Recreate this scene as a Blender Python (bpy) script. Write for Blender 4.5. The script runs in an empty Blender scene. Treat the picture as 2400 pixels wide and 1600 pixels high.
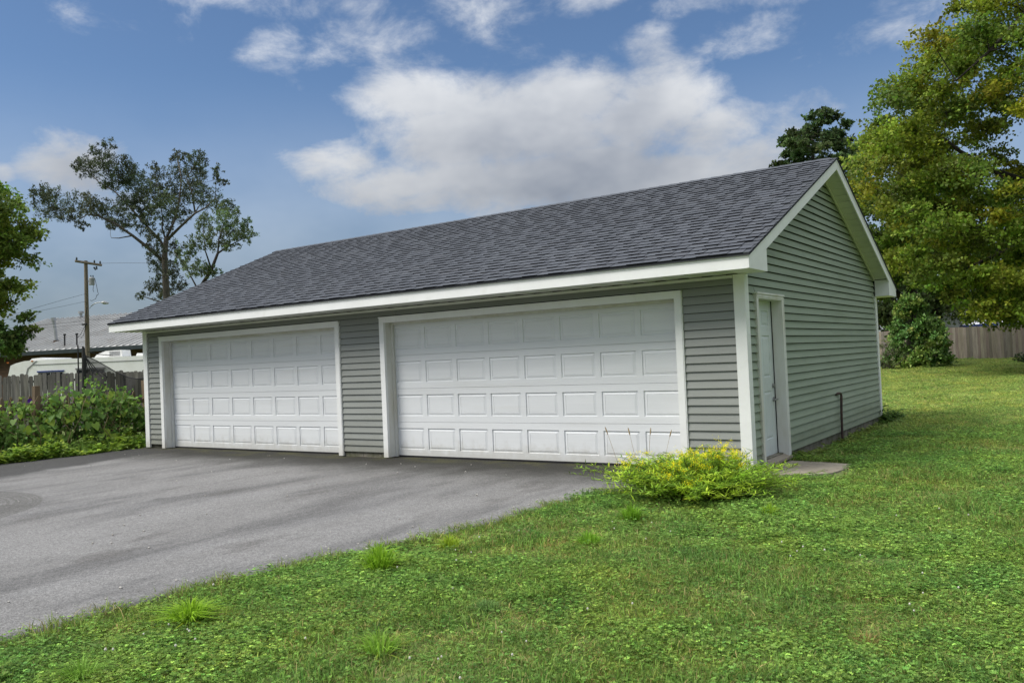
import bpy, math, random
import numpy as np
from mathutils import Matrix, Vector, noise as mnoise

random.seed(7)
rng = np.random.default_rng(7)
SC = bpy.context.scene
COL = SC.collection

# ------------------------------------------------------------------ camera
CAM = np.array([3.3342, -9.6364, 1.3667])
RI = np.array([0.82069295, 0.5696736, -0.04398935])
UP = np.array([0.04881769, 0.00679608, 0.99878458])
FW = np.array([-0.56928017, 0.82184293, 0.02223265])
FPX = 1948.58
cd = bpy.data.cameras.new('camera')
cam = bpy.data.objects.new('camera', cd)
COL.objects.link(cam)
cam.matrix_world = Matrix(((RI[0], UP[0], -FW[0], CAM[0]), (RI[1], UP[1], -FW[1], CAM[1]),
                           (RI[2], UP[2], -FW[2], CAM[2]), (0, 0, 0, 1)))
cd.sensor_width = 36
cd.lens = 36 * FPX / 2400
cd.clip_start = 0.05
cd.clip_end = 3000
SC.camera = cam


def P(px, py, t):
    """point of the place seen at photograph pixel (px, py), t metres deep"""
    return CAM + (FW + RI * (px - 1200) / FPX + UP * (800 - py) / FPX) * t


def azel(px, py):
    v = P(px, py, 1) - CAM
    v = v / np.linalg.norm(v)
    return math.atan2(v[0], v[1]), math.asin(v[2])


# ------------------------------------------------------------------ world, sun, exposure
SUN_AZ = math.radians(-143)      # direction towards the sun, clockwise from +Y
SUN_EL = math.radians(52)
world = bpy.data.worlds.new('World')
SC.world = world
world.use_nodes = True
wt = world.node_tree
wt.nodes.clear()


def nd(tree, kind, **kw):
    n = tree.nodes.new(kind)
    for k, v in kw.items():
        if k.startswith('i_'):
            key = k[2:]
            n.inputs[int(key) if key.isdigit() else key.replace('_', ' ')].default_value = v
        else:
            setattr(n, k, v)
    return n


def mth(tree, op, a, b=None, c=None, clamp=False):
    n = tree.nodes.new('ShaderNodeMath')
    n.operation = op
    n.use_clamp = clamp
    for i, v in enumerate((a, b, c)):
        if v is None:
            continue
        if isinstance(v, (int, float)):
            n.inputs[i].default_value = v
        else:
            tree.links.new(v, n.inputs[i])
    return n.outputs[0]


CLOUD = 0.195


def build_world():
    T = wt
    L = T.links.new
    sky = nd(T, 'ShaderNodeTexSky')
    sky.sky_type = 'NISHITA'
    sky.sun_disc = False
    sky.sun_elevation = SUN_EL
    sky.sun_rotation = SUN_AZ
    sky.air_density = 1.0
    sky.dust_density = 0.6
    sky.ozone_density = 2.5
    bg1 = nd(T, 'ShaderNodeBackground', i_Strength=0.05)
    mxs = nd(T, 'ShaderNodeMix', data_type='RGBA', blend_type='MULTIPLY', i_0=1.0)
    L(sky.outputs[0], mxs.inputs[6])
    mxs.inputs[7].default_value = (.54, .61, .68, 1)
    L(mxs.outputs[2], bg1.inputs[0])
    tc = nd(T, 'ShaderNodeTexCoord')
    sx = nd(T, 'ShaderNodeSeparateXYZ')
    L(tc.outputs['Generated'], sx.inputs[0])
    az = mth(T, 'ARCTAN2', sx.outputs[0], sx.outputs[1])
    el = mth(T, 'ARCSINE', sx.outputs[2])
    ae = nd(T, 'ShaderNodeCombineXYZ')
    L(az, ae.inputs[0])
    L(el, ae.inputs[1])
    # turbulence that frays the cloud outlines
    mp = nd(T, 'ShaderNodeMapping')
    mp.inputs['Scale'].default_value = (1, 1, 1.7)
    L(tc.outputs['Generated'], mp.inputs[0])
    n1 = nd(T, 'ShaderNodeTexNoise', i_Scale=10.0, i_Detail=9.0, i_Roughness=0.64, i_Distortion=0.25)
    L(mp.outputs[0], n1.inputs['Vector'])
    n0 = nd(T, 'ShaderNodeTexNoise', i_Scale=2.3, i_Detail=4.0, i_Roughness=0.5)
    L(mp.outputs[0], n0.inputs['Vector'])
    blobs = [(1010, 230, 250, 75, 1.1), (1180, 310, 320, 130, 1.25), (1330, 225, 190, 95, 1.15), (1530, 270, 190, 115, 1.2),
             (1660, 310, 170, 85, 1.1), (1250, 420, 420, 100, 1.2), (1620, 420, 330, 90, 1.2), (790, 390, 140, 65, 1.1), (900, 440, 220, 65, 1.1), (1760, 390, 190, 95, 1.15), (1050, 470, 330, 45, 1.0), (1820, 330, 120, 70, .7),
             (700, 310, 80, 40, .42), (640, 120, 120, 55, .44), (760, 130, 110, 50, .34), (900, 85, 150, 65, .42), (620, 0, 200, 38, .42), (860, 20, 140, 35, .3),
             (1120, 15, 110, 75, .48), (1690, 0, 240, 40, .55), (1400, 0, 130, 40, .45), (1510, 110, 90, 75, .55), (1740, 85, 130, 60, .46), (1000, 150, 140, 45, .34),
             (170, 400, 150, 95, 1.0), (0, 410, 60, 40, .7), (155, 20, 80, 50, .24), (2130, 40, 190, 90, .48), (1860, 300, 190, 140, .5), (1780, 370, 220, 90, .75),
             (260, 470, 200, 60, .55)]
    acc = None
    for (px, py, rx, ry, amp) in blobs:
        a0, e0 = azel(px, py)
        a1, _ = azel(px + rx, py)
        _, e1 = azel(px, py - ry)
        da, de = abs(a1 - a0) or 1e-3, abs(e1 - e0) or 1e-3
        vm = nd(T, 'ShaderNodeVectorMath', operation='MULTIPLY_ADD')
        L(ae.outputs[0], vm.inputs[0])
        vm.inputs[1].default_value = (1 / da, 1 / de, 0)
        vm.inputs[2].default_value = (-a0 / da, -e0 / de, 0)
        ln = nd(T, 'ShaderNodeVectorMath', operation='LENGTH')
        L(vm.outputs[0], ln.inputs[0])
        mr = nd(T, 'ShaderNodeMapRange', interpolation_type='SMOOTHSTEP', i_1=0.1, i_2=1.55, i_3=amp, i_4=0.0)
        L(ln.outputs['Value'], mr.inputs[0])
        acc = mr.outputs[0] if acc is None else mth(T, 'MAXIMUM', acc, mr.outputs[0])
    # broken cloud everywhere else in the sky, away from the piece of it in view
    gen = nd(T, 'ShaderNodeMapRange', interpolation_type='SMOOTHSTEP', i_1=0.36, i_2=0.52, i_3=0.0, i_4=0.95)
    L(n0.outputs[0], gen.inputs[0])
    a0, e0 = azel(1200, 350)
    vm = nd(T, 'ShaderNodeVectorMath', operation='MULTIPLY_ADD')
    L(ae.outputs[0], vm.inputs[0])
    vm.inputs[1].default_value = (1 / .75, 1 / .5, 0)
    vm.inputs[2].default_value = (-a0 / .75, -e0 / .5, 0)
    ln = nd(T, 'ShaderNodeVectorMath', operation='LENGTH')
    L(vm.outputs[0], ln.inputs[0])
    outm = nd(T, 'ShaderNodeMapRange', interpolation_type='SMOOTHSTEP', i_1=0.85, i_2=1.5, i_3=0.0, i_4=1.0)
    L(ln.outputs['Value'], outm.inputs[0])
    acc = mth(T, 'MAXIMUM', acc, mth(T, 'MULTIPLY', gen.outputs[0], outm.outputs[0]))
    dens = mth(T, 'ADD', acc, mth(T, 'MULTIPLY', mth(T, 'SUBTRACT', n1.outputs[0], 0.5), 2.0))
    cov = nd(T, 'ShaderNodeMapRange', interpolation_type='SMOOTHSTEP', i_1=0.12, i_2=1.05, i_3=0.0, i_4=0.95)
    L(dens, cov.inputs[0])
    # thin haze low over the horizon
    hz = nd(T, 'ShaderNodeMapRange', interpolation_type='SMOOTHSTEP', i_1=0.0, i_2=0.34, i_3=0.75, i_4=0.0)
    L(el, hz.inputs[0])
    covh = mth(T, 'MAXIMUM', cov.outputs[0], hz.outputs[0])
    # cloud tone: lit heads, greyer bodies
    n2 = nd(T, 'ShaderNodeTexNoise', i_Scale=5.5, i_Detail=4.0, i_Roughness=0.55)
    L(mp.outputs[0], n2.inputs['Vector'])
    hi = nd(T, 'ShaderNodeMapRange', interpolation_type='SMOOTHSTEP', i_1=0.12, i_2=0.36, i_3=0.26, i_4=0.62)
    L(el, hi.inputs[0])
    tone = mth(T, 'ADD', mth(T, 'MULTIPLY', mth(T, 'SUBTRACT', n2.outputs[0], 0.5), 1.9), mth(T, 'ADD', hi.outputs[0], 0.18), clamp=True)
    ramp = nd(T, 'ShaderNodeValToRGB')
    ramp.color_ramp.elements[0].position = 0.0
    ramp.color_ramp.elements[0].color = (0.27, 0.305, 0.37, 1)
    ramp.color_ramp.elements[1].position = 1.0
    ramp.color_ramp.elements[1].color = (0.70, 0.715, 0.735, 1)
    L(tone, ramp.inputs[0])
    bg2 = nd(T, 'ShaderNodeBackground')
    L(mth(T, 'MULTIPLY', mth(T, 'MULTIPLY_ADD', mth(T, 'MAXIMUM', sx.outputs[2], 0.0), mth(T, 'MULTIPLY_ADD', mth(T, 'MAXIMUM', sx.outputs[2], 0.0), 2.6, 1.9), 1.0), CLOUD), bg2.inputs['Strength'])   # overcast rule: brightening towards the zenith
    L(ramp.outputs[0], bg2.inputs[0])
    mx = nd(T, 'ShaderNodeMixShader')
    L(covh, mx.inputs[0])
    L(bg1.outputs[0], mx.inputs[1])
    L(bg2.outputs[0], mx.inputs[2])
    out = nd(T, 'ShaderNodeOutputWorld')
    L(mx.outputs[0], out.inputs[0])


build_world()
sl = bpy.data.lights.new('sun', 'SUN')
sl.energy = 1.15
sl.angle = math.radians(30)
sl.color = (1.0, 0.955, 0.88)
sun = bpy.data.objects.new('sun', sl)
COL.objects.link(sun)
sd = Vector((math.sin(SUN_AZ) * math.cos(SUN_EL), math.cos(SUN_AZ) * math.cos(SUN_EL), math.sin(SUN_EL)))
sun.rotation_euler = sd.to_track_quat('Z', 'Y').to_euler()
sun.location = (-30, -30, 40)
vs = SC.view_settings
vs.view_transform = 'Standard'
vs.look = 'None'
vs.exposure = 1.72
vs.gamma = 1.0
vs.use_curve_mapping = False
SC.cycles.use_denoising = True
SC.cycles.max_bounces = 4
SC.cycles.diffuse_bounces = 3
SC.cycles.glossy_bounces = 2
SC.cycles.transmission_bounces = 3
SC.cycles.transparent_max_bounces = 8
world.cycles.sampling_method = 'MANUAL'
world.cycles.sample_map_resolution = 256
SC.cycles.use_adaptive_sampling = True
SC.cycles.adaptive_threshold = 0.01

# ------------------------------------------------------------------ materials
MATS = {}


def mat(name, c1, c2=None, scale=6.0, rough=0.7, stretch=(1, 1, 1), bump=0.0, bscale=None, detail=6, lo=0.35, hi=0.65,
        attr=None, metal=0.0, spec=0.35, c3=None, s3=40.0, k3=0.4):
    m = bpy.data.materials.new(name)
    m.use_nodes = True
    T = m.node_tree
    L = T.links.new
    b = T.nodes['Principled BSDF']
    b.inputs['Roughness'].default_value = rough
    b.inputs['Metallic'].default_value = metal
    b.inputs['Specular IOR Level'].default_value = spec
    tc = nd(T, 'ShaderNodeTexCoord')
    geo = nd(T, 'ShaderNodeNewGeometry')
    mp = nd(T, 'ShaderNodeMapping')
    mp.inputs['Scale'].default_value = stretch
    L(geo.outputs['Position'], mp.inputs[0])
    col = None
    if c2 is not None:
        n = nd(T, 'ShaderNodeTexNoise', i_Scale=scale, i_Detail=float(detail), i_Roughness=0.6)
        L(mp.outputs[0], n.inputs['Vector'])
        r = nd(T, 'ShaderNodeMapRange', i_1=lo, i_2=hi)
        L(n.outputs[0], r.inputs[0])
        mx = nd(T, 'ShaderNodeMix', data_type='RGBA')
        mx.inputs[6].default_value = (*c1, 1)
        mx.inputs[7].default_value = (*c2, 1)
        L(r.outputs[0], mx.inputs[0])
        col = mx.outputs[2]
        if c3 is not None:
            n = nd(T, 'ShaderNodeTexNoise', i_Scale=s3, i_Detail=4.0, i_Roughness=0.6)
            L(mp.outputs[0], n.inputs['Vector'])
            r = nd(T, 'ShaderNodeMapRange', i_1=0.55, i_2=0.75, i_4=k3)
            L(n.outputs[0], r.inputs[0])
            mx2 = nd(T, 'ShaderNodeMix', data_type='RGBA')
            L(col, mx2.inputs[6])
            mx2.inputs[7].default_value = (*c3, 1)
            L(r.outputs[0], mx2.inputs[0])
            col = mx2.outputs[2]
    if attr:
        at = nd(T, 'ShaderNodeAttribute', attribute_name=attr)
        mm = nd(T, 'ShaderNodeMix', data_type='RGBA', blend_type='MULTIPLY')
        mm.inputs[0].default_value = 1
        if col is not None:
            L(col, mm.inputs[6])
        else:
            mm.inputs[6].default_value = (*c1, 1)
        L(at.outputs['Color'], mm.inputs[7])
        col = mm.outputs[2]
    if col is not None:
        L(col, b.inputs['Base Color'])
    else:
        b.inputs['Base Color'].default_value = (*c1, 1)
    if bump:
        n = nd(T, 'ShaderNodeTexNoise', i_Scale=bscale or scale * 4, i_Detail=5.0)
        L(mp.outputs[0], n.inputs['Vector'])
        bp = nd(T, 'ShaderNodeBump', i_Strength=bump, i_Distance=0.01)
        L(n.outputs[0], bp.inputs['Height'])
        L(bp.outputs[0], b.inputs['Normal'])
    MATS[name] = m
    return m


def leafmat(name, tint=(1, 1, 1), trans=0.3, rough=0.55, wobble=None):
    m = bpy.data.materials.new(name)
    m.use_nodes = True
    T = m.node_tree
    L = T.links.new
    b = T.nodes['Principled BSDF']
    b.inputs['Roughness'].default_value = rough
    b.inputs['Specular IOR Level'].default_value = 0.25
    at = nd(T, 'ShaderNodeAttribute', attribute_name='col')
    mm = nd(T, 'ShaderNodeMix', data_type='RGBA', blend_type='MULTIPLY')
    mm.inputs[0].default_value = 1
    L(at.outputs['Color'], mm.inputs[6])
    mm.inputs[7].default_value = (*tint, 1)
    col = mm.outputs[2]
    if wobble:                                     # colour drift over the lawn
        geo = nd(T, 'ShaderNodeNewGeometry')
        for (sc_, c, lo, hi, k) in wobble:
            n = nd(T, 'ShaderNodeTexNoise', i_Scale=sc_, i_Detail=4.0, i_Roughness=0.6)
            L(geo.outputs['Position'], n.inputs['Vector'])
            r = nd(T, 'ShaderNodeMapRange', i_1=lo, i_2=hi, i_4=k)
            L(n.outputs[0], r.inputs[0])
            mx = nd(T, 'ShaderNodeMix', data_type='RGBA', blend_type='MULTIPLY')
            L(r.outputs[0], mx.inputs[0])
            L(col, mx.inputs[6])
            mx.inputs[7].default_value = (*c, 1)
            col = mx.outputs[2]
        oi = nd(T, 'ShaderNodeObjectInfo')
        hs = nd(T, 'ShaderNodeHueSaturation')
        L(col, hs.inputs['Color'])
        L(mth(T, 'MULTIPLY_ADD', oi.outputs['Random'], 0.34, 0.85), hs.inputs['Value'])
        L(mth(T, 'MULTIPLY_ADD', oi.outputs['Random'], -0.03, 0.515), hs.inputs['Hue'])
        col = hs.outputs[0]
    L(col, b.inputs['Base Color'])
    tr = nd(T, 'ShaderNodeBsdfTranslucent')
    L(col, tr.inputs[0])
    mx = nd(T, 'ShaderNodeMixShader', i_0=trans)
    L(b.outputs[0], mx.inputs[1])
    L(tr.outputs[0], mx.inputs[2])
    L(mx.outputs[0], T.nodes['Material Output'].inputs[0])
    MATS[name] = m
    return m


M_WHITE = mat('white_vinyl_trim', (.80, .81, .80), (.75, .76, .745), scale=2.5, rough=.45, c3=(.58, .58, .51), s3=7, k3=.22)
M_DOOR = mat('white_steel_door', (.75, .77, .78), (.70, .72, .73), scale=1.2, rough=.42, bump=.12, bscale=30, stretch=(.35, 1, 6), c3=(.55, .54, .47), s3=1.6, k3=.22)
M_JAMB = mat('weathered_jamb', (.70, .71, .69), (.58, .57, .50), scale=4, rough=.55, stretch=(1, 1, .3))
M_SIDING = mat('grey_vinyl_siding', (.262, .276, .256), (.228, .240, .222), scale=2.2, rough=.5, stretch=(.25, .25, 3), bump=.10, bscale=26, c3=(.20, .215, .16), s3=3, k3=.35)
M_LAP_SHADE = mat('lap_shade_black', (.02, .02, .02), rough=.9)  # black core behind the siding slots, lap shade put into its colour
M_SIDING_N = mat('algae_and_light_siding', (.283, .332, .248), (.245, .292, .212), scale=2.2, rough=.5, stretch=(.25, .25, 3), bump=.10, bscale=26, c3=(.18, .215, .13), s3=2.2, k3=.45)  # algae green, plus extra side-wall light put into the colour
M_SOFFIT = mat('white_soffit', (.66, .67, .63), (.58, .60, .53), scale=2, rough=.5)
M_SHINGLE = mat('charcoal_shingle', (.097, .105, .118), (.083, .09, .102), scale=1.5, rough=.95, bump=.5, bscale=160, attr='tint', spec=.1, c3=(.15, .155, .17), s3=220, k3=.5)
M_BLOCK = mat('mossy_concrete', (.22, .20, .165), (.085, .09, .05), scale=5, rough=.95, bump=.5, bscale=45, c3=(.28, .26, .23), s3=18, k3=.6)
M_DARK = mat('dark_void', (.012, .012, .012), rough=.9)
M_RUBBER = mat('black_rubber', (.018, .018, .02), rough=.75)


def splash(m, z0, z1, col, k):
    """mud splashed up from the ground, ragged along its upper edge"""
    T = m.node_tree
    L = T.links.new
    b = T.nodes['Principled BSDF']
    src = b.inputs['Base Color'].links[0].from_socket
    geo = nd(T, 'ShaderNodeNewGeometry')
    sp = nd(T, 'ShaderNodeSeparateXYZ')
    L(geo.outputs['Position'], sp.inputs[0])
    n = nd(T, 'ShaderNodeTexNoise', i_Scale=7., i_Detail=6., i_Roughness=.7)
    L(geo.outputs['Position'], n.inputs['Vector'])
    h = mth(T, 'ADD', sp.outputs[2], mth(T, 'MULTIPLY', mth(T, 'SUBTRACT', n.outputs[0], .5), .5))
    r = nd(T, 'ShaderNodeMapRange', interpolation_type='SMOOTHSTEP', i_1=z0, i_2=z1, i_3=k, i_4=0.)
    L(h, r.inputs[0])
    mx = nd(T, 'ShaderNodeMix', data_type='RGBA')
    L(r.outputs[0], mx.inputs[0])
    L(src, mx.inputs[6])
    mx.inputs[7].default_value = (*col, 1)
    L(mx.outputs[2], b.inputs['Base Color'])


splash(M_DOOR, -.08, .22, (.42, .40, .34), .5)
splash(M_SIDING, -.05, .35, (.17, .165, .13), .5)
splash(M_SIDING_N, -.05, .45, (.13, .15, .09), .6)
splash(M_WHITE, -.1, .2, (.45, .42, .34), .5)
M_STEELDOOR = mat('painted_side_door', (.62, .67, .66), (.56, .61, .59), scale=1.5, rough=.42, c3=(.40, .41, .36), s3=6, k3=.25)
M_METAL = mat('worn_steel', (.42, .42, .41), (.25, .25, .25), scale=9, rough=.35, metal=.9)
M_PIPE = mat('rusted_pipe', (.035, .028, .026), (.07, .04, .03), scale=12, rough=.7)
M_CONC = mat('worn_concrete', (.31, .272, .215), (.22, .19, .145), scale=3, rough=.95, bump=.5, bscale=70, c3=(.33, .31, .28), s3=60, k3=.6)
M_FENCE_OLD = mat('silvered_fence_wood', (.165, .155, .145), (.085, .08, .075), scale=5, rough=.9, stretch=(3, 3, .25), bump=.5, bscale=22, attr='tint')
M_FENCE_NEW = mat('brown_fence_wood', (.33, .285, .25), (.235, .20, .175), scale=4, rough=.88, stretch=(3, 3, .3), bump=.4, bscale=20, attr='tint', c3=(.07, .05, .04), s3=5, k3=.5)
M_PICKET = mat('brown_picket_wood', (.18, .135, .09), (.10, .08, .055), scale=6, rough=.9, stretch=(3, 3, .3), bump=.4, bscale=25, attr='tint')
M_BARK = mat('grey_brown_bark', (.115, .10, .08), (.05, .045, .037), scale=7, rough=.95, stretch=(2, 2, .5), bump=.8, bscale=20)
M_BARK_D = mat('dark_bark', (.05, .042, .034), (.025, .022, .018), scale=7, rough=.95, stretch=(2, 2, .5), bump=.8, bscale=20)
M_POLE = mat('utility_pole_wood', (.20, .165, .12), (.11, .095, .072), scale=5, rough=.9, stretch=(3, 3, .2))
M_GALV = mat('galvanised_metal', (.36, .37, .38), (.28, .29, .30), scale=5, rough=.45, metal=.4)
M_WIRE = mat('wire_black', (.02, .02, .022), rough=.6)
M_MROOF = mat('weathered_metal_roof', (.44, .437, .42), (.36, .357, .34), scale=.6, rough=.5, metal=.15, c3=(.27, .22, .18), s3=1.2, k3=.4)
M_GUTTER = mat('dark_gutter', (.02, .03, .035), (.035, .045, .05), scale=3, rough=.5)
M_BROWN = mat('brown_wall', (.09, .05, .03), (.05, .03, .02), scale=2, rough=.9, stretch=(1, 1, 4))
M_RVW = mat('aged_white_fibreglass', (.84, .835, .81), (.77, .765, .73), scale=1.6, rough=.4, c3=(.52, .48, .38), s3=3, k3=.3)
M_RVTRIM = mat('grey_trim', (.22, .22, .22), rough=.5)
M_GLASS = mat('dark_window', (.012, .014, .018), rough=.08, spec=.6)
M_BLUE = mat('blue_canvas', (.03, .055, .22), (.02, .04, .16), scale=3, rough=.8)
M_TENT = mat('white_canvas', (.72, .73, .78), (.66, .67, .73), scale=2, rough=.8)
M_HOUSE = mat('pale_siding', (.50, .51, .50), (.45, .46, .45), scale=3, rough=.6)
M_HROOF = mat('brown_roofing', (.14, .115, .10), (.09, .08, .07), scale=6, rough=.95)
M_ORANGE = mat('orange_lens', (.45, .12, .02), rough=.3)
M_STEM = mat('plant_stem', (.10, .12, .035), (.07, .06, .03), scale=30, rough=.8)
M_DRY = mat('dry_stem', (.28, .22, .11), (.2, .14, .08), scale=30, rough=.8)
M_PURPLE = mat('purple_petal', (.10, .015, .30), rough=.6)
M_SPECK = mat('pale_pebble', (.45, .43, .40), (.3, .28, .25), scale=40, rough=.9)
M_LEAF = leafmat('tree_leaf', trans=.42)
M_LEAF_S = leafmat('shrub_leaf', trans=.25, rough=.4)
M_WEED = leafmat('weed_leaf', tint=(2.05, 2.0, 1.6), trans=.45)
M_GRASS = leafmat('grass_blade', tint=(1.90, 2.06, 1.82), trans=.45, rough=.6,
                  wobble=[(0.8, (1.24, 1.06, .9), .42, .66, .9), (2.2, (.66, .78, .74), .50, .70, .8), (5.0, (1.4, 1.12, 1.2), .56, .72, .7), (9., (.6, .66, .6), .56, .72, .6)])


def net_material():
    m = bpy.data.materials.new('black_netting')
    m.use_nodes = True
    T = m.node_tree
    L = T.links.new
    b = T.nodes['Principled BSDF']
    b.inputs['Base Color'].default_value = (.012, .012, .013, 1)
    b.inputs['Roughness'].default_value = .9
    tr = nd(T, 'ShaderNodeBsdfTransparent')
    mx = nd(T, 'ShaderNodeMixShader', i_0=.66)
    L(tr.outputs[0], mx.inputs[1])
    L(b.outputs[0], mx.inputs[2])
    L(mx.outputs[0], T.nodes['Material Output'].inputs[0])
    return m


M_NET = net_material()


def asphalt_material():
    m = bpy.data.materials.new('weathered_asphalt')
    m.use_nodes = True
    T = m.node_tree
    L = T.links.new
    b = T.nodes['Principled BSDF']
    b.inputs['Roughness'].default_value = .88
    b.inputs['Specular IOR Level'].default_value = .3
    geo = nd(T, 'ShaderNodeNewGeometry')
    pos = geo.outputs['Position']
    sp = nd(T, 'ShaderNodeSeparateXYZ')
    L(pos, sp.inputs[0])

    def noise(scale, stretch=(1, 1, 1), detail=5., rot=0., rough=.6):
        mp = nd(T, 'ShaderNodeMapping')
        mp.inputs['Scale'].default_value = stretch
        mp.inputs['Rotation'].default_value = (0, 0, rot)
        L(pos, mp.inputs[0])
        n = nd(T, 'ShaderNodeTexNoise', i_Scale=scale, i_Detail=detail, i_Roughness=rough)
        L(mp.outputs[0], n.inputs['Vector'])
        return n.outputs[0]

    def rng_(v, a, b_, c=0., d=1.):
        r = nd(T, 'ShaderNodeMapRange', interpolation_type='SMOOTHSTEP', i_1=a, i_2=b_, i_3=c, i_4=d)
        L(v, r.inputs[0])
        return r.outputs[0]

    def mix(f, a, c):
        x = nd(T, 'ShaderNodeMix', data_type='RGBA')
        if isinstance(f, float):
            x.inputs[0].default_value = f
        else:
            L(f, x.inputs[0])
        if isinstance(a, tuple):
            x.inputs[6].default_value = (*a, 1)
        else:
            L(a, x.inputs[6])
        x.inputs[7].default_value = (*c, 1)
        return x.outputs[2]

    col = mix(rng_(noise(.55), .35, .65), (.172, .168, .163), (.20, .196, .191))
    col = mix(rng_(noise(1.0, (1.15, .30, 1), 5., .42), .46, .68, 0., .72), col, (.092, .090, .089))   # tyre-worn bands
    col = mix(rng_(noise(1.7, (1.1, .5, 1), 5., .30), .56, .70, 0., .6), col, (.10, .095, .090))
    col = mix(rng_(noise(.7, (1.8, .45, 1), 4., .42), .54, .70, 0., .5), col, (.205, .203, .201))
    # darker asphalt along the doors and the weed bed
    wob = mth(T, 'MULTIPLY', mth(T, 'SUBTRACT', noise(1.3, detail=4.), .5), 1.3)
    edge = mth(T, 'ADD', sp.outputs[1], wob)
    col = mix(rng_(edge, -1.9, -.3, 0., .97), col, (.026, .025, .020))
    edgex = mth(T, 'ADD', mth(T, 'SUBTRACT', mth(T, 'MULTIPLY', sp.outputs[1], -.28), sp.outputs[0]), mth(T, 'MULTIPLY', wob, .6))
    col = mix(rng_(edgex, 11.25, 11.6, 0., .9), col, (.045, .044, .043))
    # green film under the right-hand door
    col = mix(mth(T, 'MULTIPLY', rng_(edge, -.45, .0), rng_(noise(2.5), .42, .6, 0., .7)), col, (.062, .062, .022))
    spot = nd(T, 'ShaderNodeTexVoronoi', i_Scale=.9)
    L(pos, spot.inputs['Vector'])
    col = mix(mth(T, 'MULTIPLY', rng_(mth(T, 'ADD', spot.outputs['Distance'], mth(T, 'MULTIPLY', noise(14.), .08)), .07, .16, .5, 0.), rng_(noise(.6), .5, .56)), col, (.06, .058, .056))   # oil drips
    # turning scuff
    vd = nd(T, 'ShaderNodeVectorMath', operation='DISTANCE')
    L(pos, vd.inputs[0])
    vd.inputs[1].default_value = (-8.15, -6.35, -.085)
    d = vd.outputs['Value']
    ring = mth(T, 'MULTIPLY', rng_(d, 1.25, 1.75), rng_(d, 1.95, 2.05, 1., 0.))
    fine = nd(T, 'ShaderNodeTexNoise', noise_dimensions='1D', i_Scale=26., i_Detail=2.)
    L(d, fine.inputs['W'])
    col = mix(mth(T, 'MULTIPLY', mth(T, 'MULTIPLY', ring, rng_(fine.outputs[0], .35, .65, .45, 1.)), .9), col, (.095, .092, .085))
    # exposed stone
    vo = nd(T, 'ShaderNodeTexVoronoi', i_Scale=120.)
    L(pos, vo.inputs['Vector'])
    hs = nd(T, 'ShaderNodeMix', data_type='RGBA', blend_type='MULTIPLY')
    hs.inputs[0].default_value = 1.
    L(col, hs.inputs[6])
    cc = nd(T, 'ShaderNodeCombineXYZ')
    sv = nd(T, 'ShaderNodeSeparateXYZ')
    L(vo.outputs['Color'], sv.inputs[0])
    g = mth(T, 'MULTIPLY_ADD', sv.outputs[0], .75, .62)
    g = mth(T, 'MULTIPLY', g, mth(T, 'MULTIPLY_ADD', noise(30., detail=3.), .8, .6))
    for i in range(3):
        L(g, cc.inputs[i])
    L(cc.outputs[0], hs.inputs[7])
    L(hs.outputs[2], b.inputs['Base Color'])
    bp = nd(T, 'ShaderNodeBump', i_Strength=.55, i_Distance=.006)
    L(vo.outputs['Distance'], bp.inputs['Height'])
    bp2 = nd(T, 'ShaderNodeBump', i_Strength=.25, i_Distance=.03)
    L(noise(3.), bp2.inputs['Height'])
    L(bp.outputs[0], bp2.inputs['Normal'])
    L(bp2.outputs[0], b.inputs['Normal'])
    return m


M_ASPHALT = asphalt_material()
M_LAWN = mat('lawn_soil_and_turf', (.115, .155, .04), (.14, .175, .05), scale=9, rough=.95, bump=.8, bscale=60, c3=(.06, .09, .02), s3=30, k3=.7)

# ------------------------------------------------------------------ mesh helpers


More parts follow.
